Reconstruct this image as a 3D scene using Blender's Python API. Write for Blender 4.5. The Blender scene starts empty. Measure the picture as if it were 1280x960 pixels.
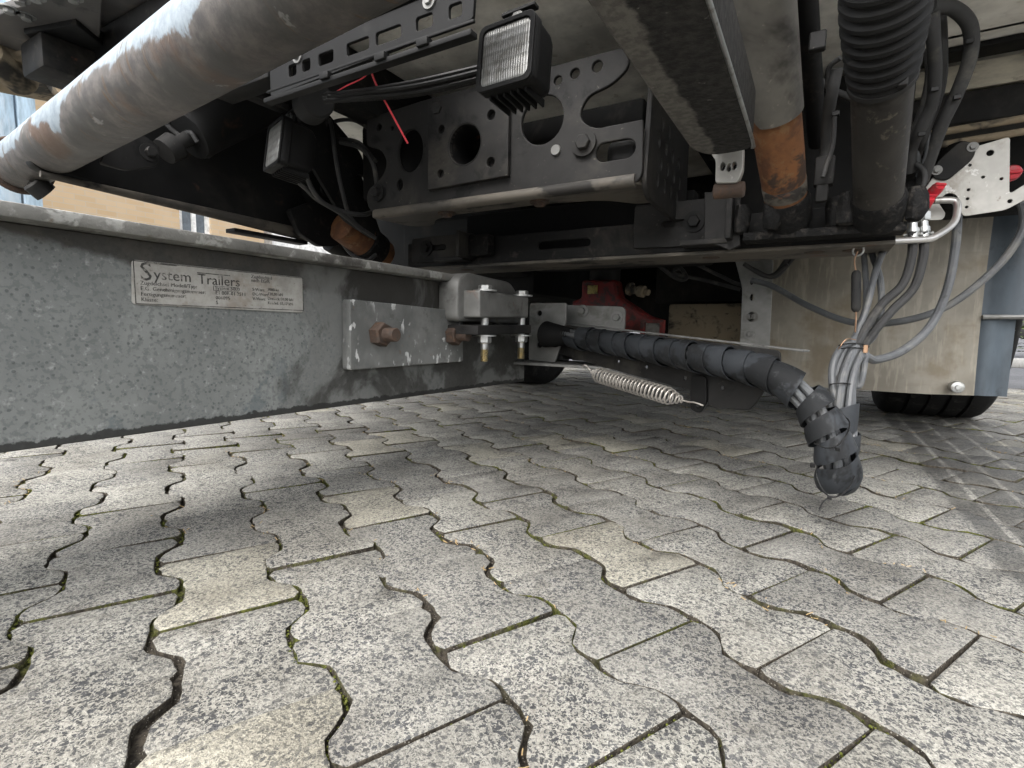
import bpy, bmesh, math, random
from mathutils import Vector, Matrix, noise
random.seed(7)
R = math.radians
scene = bpy.context.scene
COL = scene.collection

# ------------------------------------------------------------------ camera
# world axes: x = truck's right, y = truck's forward, z = up, metres; the photographer crouches at x=0, y=0
YAW, PITCH, ROLL, EYE, FOCAL = R(30.5), .107, .018, .355, 645.0
cam_d = bpy.data.cameras.new('camera'); cam = bpy.data.objects.new('camera', cam_d); COL.objects.link(cam)
fw = Vector((0, math.cos(PITCH), -math.sin(PITCH))); up = Vector((0, math.sin(PITCH), math.cos(PITCH))); rt = Vector((1, 0, 0))
U = up*math.cos(ROLL) - rt*math.sin(ROLL); X = rt*math.cos(ROLL) + up*math.sin(ROLL)
m3 = Matrix((X, U, -fw)).transposed()
cam.matrix_world = Matrix.Translation((0, 0, EYE)) @ (Matrix.Rotation(YAW, 3, 'Z') @ m3).to_4x4()
cam_d.sensor_width = 36; cam_d.lens = 36*FOCAL/1280; cam_d.clip_start = .02; cam_d.clip_end = 2000
scene.camera = cam

# ------------------------------------------------------------------ light
SUN_EL, SUN_AZ = R(52), R(184)     # veiled sun behind the photographer
w = bpy.data.worlds.new('World'); scene.world = w; w.use_nodes = True
nt = w.node_tree; nt.nodes.clear()
sky = nt.nodes.new('ShaderNodeTexSky'); sky.sky_type = 'NISHITA'; sky.sun_disc = False
sky.sun_elevation = SUN_EL; sky.sun_rotation = SUN_AZ; sky.air_density = 1.0; sky.dust_density = 6.0; sky.ozone_density = 1.0
hs = nt.nodes.new('ShaderNodeHueSaturation'); hs.inputs['Saturation'].default_value = .22
bg = nt.nodes.new('ShaderNodeBackground'); bg.inputs['Strength'].default_value = .15
wo = nt.nodes.new('ShaderNodeOutputWorld')
nt.links.new(sky.outputs[0], hs.inputs['Color']); nt.links.new(hs.outputs[0], bg.inputs['Color']); nt.links.new(bg.outputs[0], wo.inputs['Surface'])
sd = bpy.data.lights.new('sun', 'SUN'); sd.energy = .65; sd.angle = R(110); sd.color = (1, .985, .96)
sun = bpy.data.objects.new('sun', sd); COL.objects.link(sun)
# sky sun_rotation 0 = +y, clockwise seen from above
sdir = Vector((math.sin(SUN_AZ)*math.cos(SUN_EL), math.cos(SUN_AZ)*math.cos(SUN_EL), math.sin(SUN_EL)))
sun.rotation_euler = sdir.to_track_quat('Z', 'Y').to_euler(); sun.location = (0, 0, 30)
vs = scene.view_settings; vs.view_transform = 'Standard'; vs.look = 'None'; vs.gamma = 1; vs.exposure = 1.62; vs.use_curve_mapping = False

scene.cycles.use_adaptive_sampling = True; scene.cycles.adaptive_threshold = .03; scene.cycles.max_bounces = 6; scene.cycles.diffuse_bounces = 4; scene.cycles.glossy_bounces = 2; scene.cycles.caustics_reflective = False; scene.cycles.caustics_refractive = False

# ------------------------------------------------------------------ materials
def rgb(c): return (c[0], c[1], c[2], 1) if not isinstance(c, (int, float)) else (c, c, c, 1)
class NT:
    def __init__(s, name):
        s.m = bpy.data.materials.new(name); s.m.use_nodes = True
        s.t = s.m.node_tree; s.t.nodes.clear()
        s.out = s.n('ShaderNodeOutputMaterial'); s.p = s.n('ShaderNodeBsdfPrincipled'); s.l(s.p.outputs[0], s.out.inputs[0])
    def n(s, k): return s.t.nodes.new(k)
    def l(s, a, b): s.t.links.new(a, b)
    def set(s, sock, v):
        if hasattr(v, 'is_linked') or isinstance(v, bpy.types.NodeSocket): s.l(v, sock)
        else: sock.default_value = v
    def coord(s, kind='Object', scale=(1, 1, 1), rnd=False, rot=(0, 0, 0)):
        if kind == 'World': o = s.n('ShaderNodeNewGeometry').outputs['Position']
        else: o = s.n('ShaderNodeTexCoord').outputs[kind]
        if rnd:
            i = s.n('ShaderNodeObjectInfo'); v = s.n('ShaderNodeVectorMath'); v.operation = 'MULTIPLY_ADD'
            s.l(i.outputs['Random'], v.inputs[0]); v.inputs[1].default_value = (37, 23, 11); s.l(o, v.inputs[2]); o = v.outputs[0]
        mp = s.n('ShaderNodeMapping'); s.l(o, mp.inputs[0]); mp.inputs['Scale'].default_value = scale; mp.inputs['Rotation'].default_value = rot
        return mp.outputs[0]
    def noise(s, vec, scale, detail=6, rough=.6, dist=0):
        n = s.n('ShaderNodeTexNoise'); s.l(vec, n.inputs['Vector']); n.inputs['Scale'].default_value = scale
        n.inputs['Detail'].default_value = detail; n.inputs['Roughness'].default_value = rough; n.inputs['Distortion'].default_value = dist
        return n.outputs[0]
    def vor(s, vec, scale, feature='F1', out='Distance', rand=1):
        n = s.n('ShaderNodeTexVoronoi'); n.feature = feature; s.l(vec, n.inputs['Vector']); n.inputs['Scale'].default_value = scale
        n.inputs['Randomness'].default_value = rand
        return n.outputs[out]
    def ramp(s, v, lo, hi, a=0., b=1.):
        n = s.n('ShaderNodeMapRange'); s.set(n.inputs[0], v); n.inputs[1].default_value = lo; n.inputs[2].default_value = hi
        n.inputs[3].default_value = a; n.inputs[4].default_value = b; n.interpolation_type = 'SMOOTHSTEP'
        return n.outputs[0]
    def math(s, op, a, b=0., c=0.):
        n = s.n('ShaderNodeMath'); n.operation = op; s.set(n.inputs[0], a); s.set(n.inputs[1], b); s.set(n.inputs[2], c); return n.outputs[0]
    def mix(s, f, a, b, mode='MIX'):
        n = s.n('ShaderNodeMix'); n.data_type = 'RGBA'; n.blend_type = mode
        s.set(n.inputs[0], f); s.set(n.inputs[6], rgb(a) if isinstance(a, (tuple, int, float)) else a); s.set(n.inputs[7], rgb(b) if isinstance(b, (tuple, int, float)) else b)
        return n.outputs[2]
    def sep(s, vec):
        n = s.n('ShaderNodeSeparateXYZ'); s.l(vec, n.inputs[0]); return n.outputs
    def bump(s, h, strength=.3, dist=.002, prev=None):
        n = s.n('ShaderNodeBump'); s.l(h, n.inputs['Height']); n.inputs['Strength'].default_value = strength; n.inputs['Distance'].default_value = dist
        if prev: s.l(prev, n.inputs['Normal'])
        s.l(n.outputs[0], s.p.inputs['Normal']); return n.outputs[0]
    def fin(s, col, rough, metal=0., spec=None):
        s.set(s.p.inputs['Base Color'], rgb(col) if isinstance(col, (tuple, int, float)) else col)
        s.set(s.p.inputs['Roughness'], rough); s.set(s.p.inputs['Metallic'], metal)
        if spec is not None: s.p.inputs['Specular IOR Level'].default_value = spec
        return s.m
def grimy(name, base, layers=(), rough=.6, metal=0., bump=(60, .25, .001), var=.25, spec=None, stretch=(1, 1, 1), kind='Object'):
    """painted or bare metal with patches: layers = (colour, noise scale, lo, hi, strength)"""
    s = NT(name); v = s.coord(kind, stretch, rnd=(kind == 'Object'))
    if spec is None: spec = .18 if max(rgb(base)[:3]) < .05 else .4
    n0 = s.noise(v, 9, 4, .65)
    b = rgb(base)
    c = s.mix(s.ramp(n0, .3, .7), tuple(x*(1-var) for x in b[:3]), tuple(x*(1+var) for x in b[:3]))
    ro = s.ramp(n0, .3, .7, max(0, rough-.1), min(1, rough+.1))
    for i, (lc, sc, lo, hi, st) in enumerate(layers):
        m = s.math('MULTIPLY', s.ramp(s.noise(v, sc, 5, .68, .3), lo, hi), st)
        c = s.mix(m, c, lc); ro = s.math('MAXIMUM', ro, s.math('MULTIPLY', m, .85))
    if bump: s.bump(s.noise(v, bump[0], 3, .7), bump[1], bump[2])
    return s.fin(c, ro, metal, spec)

DUST = (.20, .175, .14)
MT = {}
MT['black'] = grimy('black chassis paint', .010, [((.12, .105, .085), 5, .54, .80, .4), ((.07, .06, .05), 30, .55, .75, .5), ((.16, .06, .03), 14, .68, .76, .6)], .62)
MT['blackplain'] = grimy('black plastic', .009, [((.08, .072, .06), 7, .58, .9, .3)], .55, spec=.14, bump=(200, .1, .0005))
MT['soot'] = grimy('oily black crust', .010, [((.05, .045, .04), 60, .5, .7, .9)], .75, bump=(140, .9, .004))
MT['charcoal'] = grimy('dark grey primer', (.022, .0215, .021), [((.085, .078, .066), 6, .5, .75, .5), ((.010, .010, .010), 11, .55, .66, .8), ((.22, .2, .17), 80, .66, .72, .5)], .6)
MT['lip'] = grimy('dusty lower edge', (.06, .055, .048), [((.125, .110, .090), 5, .42, .56, .8), ((.015, .014, .013), 8, .55, .62, .9), ((.13, .06, .035), 16, .64, .68, .7)], .7, stretch=(.6, 1, 1))
MT['armpaint'] = grimy('dark arm paint', .010, [((.10, .09, .072), 4, .55, .85, .35), ((.09, .05, .03), 9, .63, .73, .6)], .6)
MT['steel'] = grimy('worn galvanised steel', (.19, .19, .182), [((.07, .065, .06), 12, .55, .7, .7), ((.14, .09, .06), 22, .62, .72, .6)], .5, .35)
MT['zinc'] = grimy('bright zinc', (.50, .51, .50), [((.2, .17, .14), 60, .5, .66, .6)], .38, .85, var=.1)
MT['yzinc'] = grimy('yellow zinc thread', (.5, .42, .25), [((.25, .25, .24), 120, .5, .7, .8)], .35, .8, var=.1)
MT['rustbolt'] = grimy('rusty bolt', (.075, .052, .040), [((.14, .075, .042), 60, .5, .7, .7), ((.05, .045, .04), 40, .5, .65, .7), ((.22, .2, .18), 30, .64, .72, .6)], .75, .1, bump=(220, .7, .0015))
MT['rubber'] = grimy('weathered rubber', .018, [((.09, .085, .075), 8, .5, .8, .5)], .7, bump=(250, .3, .0006))
MT['bellows'] = grimy('bellows rubber', .013, [((.15, .135, .11), 7, .5, .78, .5)], .6, bump=(250, .25, .0006))
MT['tyre'] = grimy('tyre rubber', .016, [((.10, .095, .085), 18, .52, .75, .5), ((.22, .21, .19), 90, .64, .72, .4)], .8, bump=(180, .5, .001))
MT['hose'] = grimy('dark hose rubber', (.042, .042, .042), [((.15, .14, .12), 20, .52, .75, .5)], .55, bump=(300, .2, .0005))
MT['cable'] = grimy('grey cable sheath', (.095, .10, .105), [((.20, .19, .165), 18, .5, .72, .5), ((.03, .03, .03), 40, .6, .7, .6)], .45, bump=(300, .15, .0004))
MT['wrap'] = grimy('blue grey spiral wrap', (.030, .033, .037), [((.012, .0125, .013), 7, .48, .53, .8), ((.13, .135, .14), 30, .6, .75, .4)], .5, bump=(120, .15, .0005))
MT['red'] = grimy('red paint', (.20, .020, .018), [((.055, .02, .018), 12, .42, .58, .8), ((.04, .036, .032), 26, .50, .62, .75)], .5)
MT['redbright'] = grimy('red plastic', (.55, .025, .04), [((.25, .1, .09), 30, .55, .7, .6)], .4)
MT['pinktie'] = grimy('red plastic tie', (.60, .06, .08), [], .4, bump=None)
MT['floor'] = grimy('dusty white floor paint', (.68, .665, .62), [((.45, .41, .34), 3, .45, .75, .6), ((.25, .2, .15), 25, .6, .72, .5)], .65)
MT['cream'] = grimy('cream side rail', (.58, .54, .44), [((.25, .2, .14), 14, .58, .7, .8)], .6, stretch=(1, 1, 3))
MT['tan'] = grimy('tan dried mud', (.045, .042, .038), [((.30, .245, .17), 4.5, .42, .52, .85), ((.05, .045, .04), 30, .58, .68, .8)], .8, bump=(90, .5, .003))
MT['plate'] = grimy('scratched light bracket', (.46, .45, .42), [((.20, .175, .14), 14, .5, .7, .6), ((.72, .72, .70), 26, .60, .66, .9), ((.15, .1, .07), 50, .64, .72, .5)], .5, .25)
MT['galvlight'] = grimy('galvanised post', (.25, .25, .24), [((.11, .105, .09), 9, .48, .66, .7)], .5, .3)
MT['sleeve'] = grimy('grey lift cylinder', (.125, .118, .104), [((.03, .027, .024), 6, .5, .70, .85), ((.30, .27, .23), 70, .6, .72, .5), ((.12, .06, .03), 20, .66, .72, .7)], .55, .1)
MT['darkcyl'] = grimy('black cylinder', (.045, .042, .038), [((.02, .018, .016), 6, .48, .62, .9), ((.16, .14, .11), 40, .58, .70, .5)], .6, bump=(120, .4, .001))
MT['rust'] = grimy('orange rust', (.20, .088, .036), [((.10, .045, .025), 14, .42, .60, .85), ((.24, .15, .075), 40, .54, .68, .6), ((.04, .034, .03), 9, .60, .68, .85)], .8, .0, bump=(160, .4, .001))
MT['darkbox'] = grimy('undercarriage black', .010, [((.07, .062, .05), 3, .5, .8, .5)], .75)
MT['grimepanel'] = grimy('grimy grey panel', (.075, .07, .066), [((.20, .165, .13), 7, .5, .72, .6), ((.02, .02, .02), 10, .55, .68, .8)], .6)
MT['silver'] = grimy('bare silver tube', (.55, .54, .52), [((.25, .23, .2), 30, .55, .7, .6)], .35, .8, var=.1)
MT['spring'] = grimy('dull spring wire', (.50, .47, .43), [((.2, .16, .12), 90, .5, .7, .6)], .4, .6, var=.1)
MT['black_tie'] = grimy('black nylon', .012, [], .4, bump=None)
MT['copper'] = grimy('coppery wire', (.35, .22, .14), [], .4, .7, bump=None)
MT['flange'] = grimy('flange weathered steel', (.20, .198, .185), [((.42, .42, .40), 22, .52, .62, .8), ((.06, .055, .05), 14, .5, .65, .8), ((.16, .13, .09), 40, .6, .7, .6)], .65, .1, bump=(160, .6, .002))

def m_lens():
    s = NT('ribbed lamp glass'); v = s.coord('Object')
    x = s.sep(v)
    h = s.math('SINE', s.math('MULTIPLY', x[0], 1500)); h2 = s.math('SINE', s.math('MULTIPLY', x[2], 420))
    s.bump(s.math('ADD', h, s.math('MULTIPLY', h2, .5)), .45, .0006)
    n = s.noise(v, 60, 6); c = s.mix(s.ramp(n, .40, .65), (.30, .30, .29), (.17, .165, .15))
    c = s.mix(s.math('MULTIPLY', s.ramp(h, -.1, .9), .6), c, (.07, .07, .068)); c = s.mix(s.math('MULTIPLY', s.ramp(h2, .2, .95), .45), c, (.10, .10, .095))
    return s.fin(c, .3, .4)
MT['lens'] = m_lens()

def m_drawbar():
    s = NT('spotted galvanised drawbar'); v = s.coord('World'); z = s.sep(v)
    n1 = s.noise(v, 6, 8, .65); n2 = s.noise(v, 26, 8, .7); n3 = s.noise(v, 2.2, 5, .6)
    c = s.mix(s.ramp(n1, .3, .7), (.165, .175, .172), (.235, .247, .240))
    c = s.mix(s.math('MULTIPLY', s.ramp(s.noise(v, 105, 3, .65), .50, .60), .55), c, (.115, .124, .124))
    # small dark freckles and larger weathered spots, denser towards the tail of the bar
    f = s.ramp(s.vor(v, 120), .16, .30, 1., 0.); f = s.math('MULTIPLY', f, s.ramp(n2, .38, .55))
    c = s.mix(s.math('MULTIPLY', f, .65), c, (.075, .082, .085))
    f2 = s.ramp(s.vor(v, 34), .10, .20, 1., 0.); f2 = s.math('MULTIPLY', f2, s.ramp(s.noise(v, 5, 3), .5, .62))
    c = s.mix(s.math('MULTIPLY', f2, .7), c, (.10, .115, .12))
    c = s.mix(s.math('MULTIPLY', s.ramp(s.noise(v, 90, 5, .7), .55, .75), .6), c, (.42, .43, .42))
    big = s.math('MULTIPLY', s.ramp(s.noise(v, 11, 8, .7, .4), .56, .64), s.ramp(z[2], .34, .24))
    c = s.mix(s.math('MULTIPLY', big, .65), c, (.12, .14, .15))
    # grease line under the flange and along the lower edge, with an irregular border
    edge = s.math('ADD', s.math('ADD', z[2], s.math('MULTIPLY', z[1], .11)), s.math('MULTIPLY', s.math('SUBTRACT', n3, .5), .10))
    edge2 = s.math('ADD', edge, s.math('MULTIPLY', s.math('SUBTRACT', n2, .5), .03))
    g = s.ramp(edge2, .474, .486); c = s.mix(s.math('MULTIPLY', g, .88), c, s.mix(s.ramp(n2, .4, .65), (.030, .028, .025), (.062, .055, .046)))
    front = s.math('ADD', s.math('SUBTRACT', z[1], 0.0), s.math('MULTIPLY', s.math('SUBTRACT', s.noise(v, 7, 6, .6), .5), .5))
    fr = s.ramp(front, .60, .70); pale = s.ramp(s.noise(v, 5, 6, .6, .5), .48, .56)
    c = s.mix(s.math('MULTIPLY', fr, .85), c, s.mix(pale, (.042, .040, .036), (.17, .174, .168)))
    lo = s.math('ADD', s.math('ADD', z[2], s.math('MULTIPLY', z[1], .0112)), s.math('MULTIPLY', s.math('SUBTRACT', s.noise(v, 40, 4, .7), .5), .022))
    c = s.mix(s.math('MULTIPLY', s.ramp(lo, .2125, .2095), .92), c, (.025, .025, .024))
    s.bump(s.math('ADD', s.noise(v, 160, 6, .7), f), .3, .0008)
    return s.fin(c, s.ramp(n2, .3, .7, .5, .75), .12, .4)
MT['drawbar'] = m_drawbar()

def m_clamp():
    s = NT('pitted clamp plate'); v = s.coord('World', (1, 1, 1)); z = s.sep(v)
    n1 = s.noise(v, 9, 8, .65)
    c = s.mix(s.ramp(n1, .35, .65), (.13, .134, .13), (.22, .224, .216))
    chips = s.math('MULTIPLY', s.ramp(s.noise(s.coord('World', (1, 1, .5), rot=(.4, 0, 0)), 75, 3, .5), .60, .64), s.ramp(s.noise(v, 8, 3), .45, .58))
    c = s.mix(chips, c, (.62, .63, .62))
    c = s.mix(s.math('MULTIPLY', s.ramp(s.noise(v, 14, 6, .7), .58, .7), .7), c, (.06, .055, .05))
    c = s.mix(s.math('MULTIPLY', s.ramp(s.noise(v, 60, 6, .7), .62, .7), .5), c, (.16, .10, .06))
    s.bump(s.noise(v, 140, 6, .7), .4, .001)
    return s.fin(c, .6, .15, .4)
MT['clamp'] = m_clamp()

def m_tube():
    s = NT('worn underrun tube'); v = s.coord('Object'); x = s.sep(v)      # local x = along tube
    sv = s.coord('Object', (1, .25, .25)); cv = s.coord('Object', (9, 1, 1))
    n1 = s.noise(v, 5, 8, .65, .4); n2 = s.noise(sv, 30, 6, .7); n3 = s.noise(v, 40, 8, .7)
    c = s.mix(s.ramp(n3, .35, .65), (.19, .225, .255), (.30, .345, .38))
    c = s.mix(s.math('MULTIPLY', s.ramp(s.noise(cv, 14, 5, .65), .55, .75), .5), c, (.20, .22, .24))
    # brown stain on the rear-facing flank, darker grey lower down
    br = s.math('ADD', s.math('MULTIPLY', x[2], -6.5), s.math('MULTIPLY', s.math('SUBTRACT', n1, .5), 1.1))
    m = s.ramp(br, .04, .09); c = s.mix(s.math('MULTIPLY', m, .92), c, s.mix(s.ramp(n3, .35, .65), (.062, .052, .046), (.125, .105, .090)))
    m2 = s.math('MULTIPLY', s.ramp(br, .14, .24), s.ramp(s.noise(v, 12, 7, .65), .38, .6)); c = s.mix(s.math('MULTIPLY', m2, .85), c, (.058, .056, .052))
    rust = s.math('MULTIPLY', s.ramp(s.noise(v, 4.0, 6, .6), .56, .64), m); c = s.mix(s.math('MULTIPLY', rust, .6), c, (.12, .065, .035))
    scr = s.ramp(s.noise(s.coord('Object', (11, 1.3, 1.3), rot=(0, .3, 0)), 9, 4, .6), .60, .64); scr = s.math('MULTIPLY', scr, s.ramp(s.noise(v, 9, 3), .42, .55))
    c = s.mix(s.math('MULTIPLY', scr, .9), c, (.10, .07, .045))
    wv = s.ramp(s.noise(v, 9, 5, .7, .8), .66, .69); c = s.mix(s.math('MULTIPLY', wv, .3), c, (.45, .45, .44))
    s.bump(s.math('ADD', s.noise(cv, 60, 5, .7), s.math('MULTIPLY', scr, -1.2)), .35, .0012)
    return s.fin(c, s.ramp(n1, .3, .7, .40, .62), .2, .45)
MT['tube'] = m_tube()

def m_flap():
    s = NT('beige dirty mudguard'); v = s.coord('Object'); x = s.sep(v)
    n = s.noise(v, 3, 8, .6); c = s.mix(s.ramp(n, .35, .65), (.170, .152, .120), (.285, .262, .215))
    st = s.noise(s.coord('Object', (6, 6, .8)), 8, 5, .6); c = s.mix(s.math('MULTIPLY', s.ramp(st, .50, .66), .55), c, (.36, .33, .265))
    c = s.mix(s.math('MULTIPLY', s.ramp(s.noise(v, 3.2, 5, .6), .52, .64), .6), c, (.14, .10, .05))
    c = s.mix(s.math('MULTIPLY', s.ramp(s.noise(s.coord('Object', (.5, 1, 4)), 16, 6, .7), .58, .7), .4), c, (.20, .17, .13))
    c = s.mix(s.ramp(s.noise(v, 50, 3), .74, .77), c, (.06, .05, .04))
    s.bump(s.noise(v, 12, 5), .15, .004)
    return s.fin(c, .5, 0., .4)
MT['flap'] = m_flap()
MT['guard'] = grimy('blue grey rubber guard', (.085, .105, .125), [((.20, .215, .225), 6, .5, .75, .6), ((.03, .035, .04), 20, .56, .7, .6)], .55, bump=(90, .2, .001), stretch=(1, 1, .4))

def m_arm():
    s = NT('arm underside'); v = s.coord('World'); x = s.sep(v)
    n = s.noise(v, 8, 7, .65); pit = s.noise(v, 95, 4, .6)
    c = s.mix(s.ramp(pit, .35, .7), (.010, .0095, .009), (.036, .034, .031))
    e = s.math('ADD', x[0], s.math('MULTIPLY', s.math('SUBTRACT', n, .5), .07))
    c = s.mix(s.math('MULTIPLY', s.ramp(e, -.165, -.172), .9), c, s.mix(s.ramp(pit, .4, .6), (.10, .094, .085), (.155, .147, .132)))
    c = s.mix(s.math('MULTIPLY', s.ramp(s.noise(v, 60, 4, .6), .68, .72), .6), c, (.2, .19, .17))
    s.bump(pit, .7, .004)
    return s.fin(c, .7, 0., .35)
MT['arm'] = m_arm()

def m_paver():
    s = NT('exposed aggregate concrete'); v = s.coord('World'); x = s.sep(v)
    inf = s.n('ShaderNodeObjectInfo'); at = s.n('ShaderNodeAttribute'); at.attribute_name = 'tone'
    rnd = at.outputs['Fac']
    wv = s.n('ShaderNodeVectorMath'); wv.operation = 'ADD'
    nn = s.n('ShaderNodeTexNoise'); s.l(v, nn.inputs['Vector']); nn.inputs['Scale'].default_value = 190; nn.inputs['Detail'].default_value = 2
    sc = s.n('ShaderNodeVectorMath'); sc.operation = 'SCALE'; s.l(nn.outputs['Color'], sc.inputs[0]); sc.inputs['Scale'].default_value = .009
    s.l(v, wv.inputs[0]); s.l(sc.outputs[0], wv.inputs[1]); v2 = wv.outputs[0]
    fine = s.noise(v, 700, 2, .8); mid = s.noise(v, 260, 3, .75)
    base = s.mix(s.ramp(mid, .30, .70), (.22, .214, .198), (.43, .42, .39))
    base = s.mix(s.math('MULTIPLY', s.ramp(fine, .52, .75), .6), base, (.56, .55, .515))
    base = s.mix(s.ramp(rnd, .0, 1.), s.mix(1., base, (.74, .735, .71), 'MULTIPLY'), s.mix(1., base, (1.04, 1.035, .985), 'MULTIPLY'))
    yel = s.ramp(rnd, .9, .93); base = s.mix(s.math('MULTIPLY', yel, .45), base, s.mix(1., base, (1.02, .97, .83), 'MULTIPLY'))
    # basalt chips of several sizes, more of them on some stones and patches
    def chips(scale, thr, frac):
        n = s.n('ShaderNodeTexVoronoi'); n.distance = 'MINKOWSKI'; n.inputs['Exponent'].default_value = 1.3; s.l(v2, n.inputs['Vector']); n.inputs['Scale'].default_value = scale
        r = s.sep(n.outputs['Color'])[0]
        on = s.ramp(r, frac, frac-.02)
        body = s.ramp(n.outputs['Distance'], thr, thr-.16)
        return s.math('MULTIPLY', on, body), s.sep(n.outputs['Color'])[1]
    patch = s.noise(v, 9, 5, .6)
    dens = s.math('MULTIPLY', s.ramp(patch, .30, .6, .45, 1.), s.ramp(rnd, .95, .70, .75, 1.))
    c = base; ht = None
    for sc_, thr, fr in ((170, .68, .30), (290, .70, .42), (470, .70, .42)):
        m, t = chips(sc_, thr, fr)
        col = s.mix(s.math('MULTIPLY', s.math('ADD', t, fine), .6), (.008, .009, .011), (.085, .087, .092))
        mm = s.math('MULTIPLY', m, dens)
        c = s.mix(s.math('MULTIPLY', mm, .94), c, col); ht = mm if ht is None else s.math('MAXIMUM', ht, mm)
    # dirt, oil drips, soot in the pores
    c = s.mix(s.math('MULTIPLY', s.ramp(s.noise(v, 3.1, 5, .65), .42, .64), .55), c, s.mix(1., c, (.45, .43, .41), 'MULTIPLY'))
    dr = s.ramp(s.vor(v, 5.2), .11, .05); c = s.mix(s.math('MULTIPLY', s.math('MULTIPLY', dr, s.ramp(s.noise(v, 60, 5), .4, .55)), .7), c, (.035, .032, .03))
    c = s.mix(s.math('MULTIPLY', s.ramp(s.noise(v, 14, 4, .7), .56, .70), .5), c, s.mix(1., c, (.42, .40, .38), 'MULTIPLY'))
    # damp tyre print: tread blocks dark, groove lines dry
    a = s.math('ADD', x[0], s.math('MULTIPLY', s.math('SUBTRACT', s.noise(v, 12, 6, .65), .5), .05))
    band = s.math('MULTIPLY', s.ramp(a, .262, .280), s.ramp(a, .685, .660))
    gv = s.math('FRACT', s.math('DIVIDE', s.math('SUBTRACT', x[0], .285), .078))
    gl = s.ramp(s.math('ABSOLUTE', s.math('SUBTRACT', gv, .5)), .05, .10)
    blk = s.ramp(s.noise(v, 30, 5, .6), .30, .42)
    far = s.ramp(x[1], .55, .95)
    tm = s.math('MULTIPLY', s.math('MULTIPLY', band, s.math('MAXIMUM', gl, s.ramp(x[1], 1.25, .9))), s.math('MULTIPLY', blk, far))
    tm = s.math('MULTIPLY', tm, s.ramp(x[1], 3.0, 2.8))
    c = s.mix(s.math('MULTIPLY', tm, .58), c, s.mix(1., c, (.16, .16, .165), 'MULTIPLY'))
    b1 = s.bump(s.noise(v, 380, 2, .8), .8, .0022); s.bump(s.noise(v, 45, 2, .6), .4, .004, b1)
    return s.fin(c, s.math('SUBTRACT', .85, s.math('MULTIPLY', tm, .25)), 0., .35)
MT['paver'] = m_paver()

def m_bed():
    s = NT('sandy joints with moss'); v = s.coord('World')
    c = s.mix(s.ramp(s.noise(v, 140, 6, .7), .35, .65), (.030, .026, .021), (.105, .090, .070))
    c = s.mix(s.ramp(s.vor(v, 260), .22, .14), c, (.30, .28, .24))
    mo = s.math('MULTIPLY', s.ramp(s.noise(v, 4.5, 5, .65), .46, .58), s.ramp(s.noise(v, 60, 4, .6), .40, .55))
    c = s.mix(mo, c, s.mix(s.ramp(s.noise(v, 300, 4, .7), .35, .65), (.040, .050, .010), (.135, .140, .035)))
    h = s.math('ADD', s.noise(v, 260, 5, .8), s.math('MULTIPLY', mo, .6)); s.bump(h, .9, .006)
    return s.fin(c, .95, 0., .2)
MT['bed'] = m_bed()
MT['moss'] = grimy('moss', (.085, .095, .022), [((.16, .16, .045), 300, .5, .65, .8), ((.03, .035, .012), 120, .5, .65, .8)], .95, spec=.1, kind='World')
MT['straw'] = grimy('dry straw', (.36, .26, .13), [], .9, kind='World')
def m_asphalt():
    s = NT('road asphalt'); v = s.coord('World')
    c = s.mix(s.ramp(s.noise(v, 120, 5, .7), .3, .7), (.045, .047, .052), (.12, .122, .13))
    c = s.mix(s.math('MULTIPLY', s.ramp(s.noise(v, .7, 6, .6), .45, .65), .5), c, (.16, .16, .165))
    s.bump(s.noise(v, 150, 5, .7), .6, .006); return s.fin(c, .85, 0., .3)
MT['asphalt'] = m_asphalt()
def m_brick():
    s = NT('sandy brick wall'); v = s.coord('World'); x = s.sep(v)
    cb = s.n('ShaderNodeCombineXYZ'); s.l(x[1], cb.inputs[0]); s.l(x[2], cb.inputs[1])
    n = s.n('ShaderNodeTexBrick'); s.l(cb.outputs[0], n.inputs['Vector']); n.inputs['Scale'].default_value = 1
    n.inputs['Brick Width'].default_value = .25; n.inputs['Row Height'].default_value = .075; n.inputs['Mortar Size'].default_value = .006
    n.inputs['Color1'].default_value = (.56, .40, .24, 1); n.inputs['Color2'].default_value = (.62, .46, .29, 1); n.inputs['Mortar'].default_value = (.55, .45, .33, 1)
    c = s.mix(s.math('MULTIPLY', s.ramp(s.noise(v, 3, 6), .4, .7), .4), n.outputs[0], (.62, .50, .36))
    s.bump(n.outputs['Fac'], -.4, .01); return s.fin(c, .9, 0., .2)
MT['brick'] = m_brick()
MT['whitepaint'] = grimy('white paint', (.80, .79, .76), [((.6, .58, .53), 6, .55, .8, .4)], .5)
MT['bluepanel'] = grimy('pale blue container', (.36, .47, .56), [((.55, .62, .68), 3, .45, .6, .7)], .5, stretch=(3, 3, .6))
MT['glass'] = grimy('window glass', (.10, .12, .14), [], .08, 0., bump=None, spec=.8)
MT['rooftile'] = grimy('roof tiles', (.22, .09, .06), [((.1, .06, .05), 4, .5, .7, .6)], .8)
MT['hedge'] = grimy('hedge leaves', (.06, .09, .025), [((.10, .13, .04), 40, .45, .65, .8)], .8)
MT['bark'] = grimy('bark', (.09, .07, .05), [], .9)
def m_sign():
    s = NT('dirty rating plate'); v = s.coord('World')
    c = s.mix(s.ramp(s.noise(v, 40, 6, .7), .35, .7), (.42, .412, .385), (.30, .29, .265))
    c = s.mix(s.math('MULTIPLY', s.ramp(s.noise(v, 11, 6, .7), .52, .68), .6), c, (.25, .2, .15))
    c = s.mix(s.ramp(s.noise(v, 160, 4, .7), .66, .70), c, (.14, .11, .09))
    return s.fin(c, .5, .1, .4)
MT['sign'] = m_sign()
MT['ink'] = grimy('black ink', (.055, .053, .05), [((.3, .29, .265), 90, .52, .62, .85)], .5, bump=None, kind='World')

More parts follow.
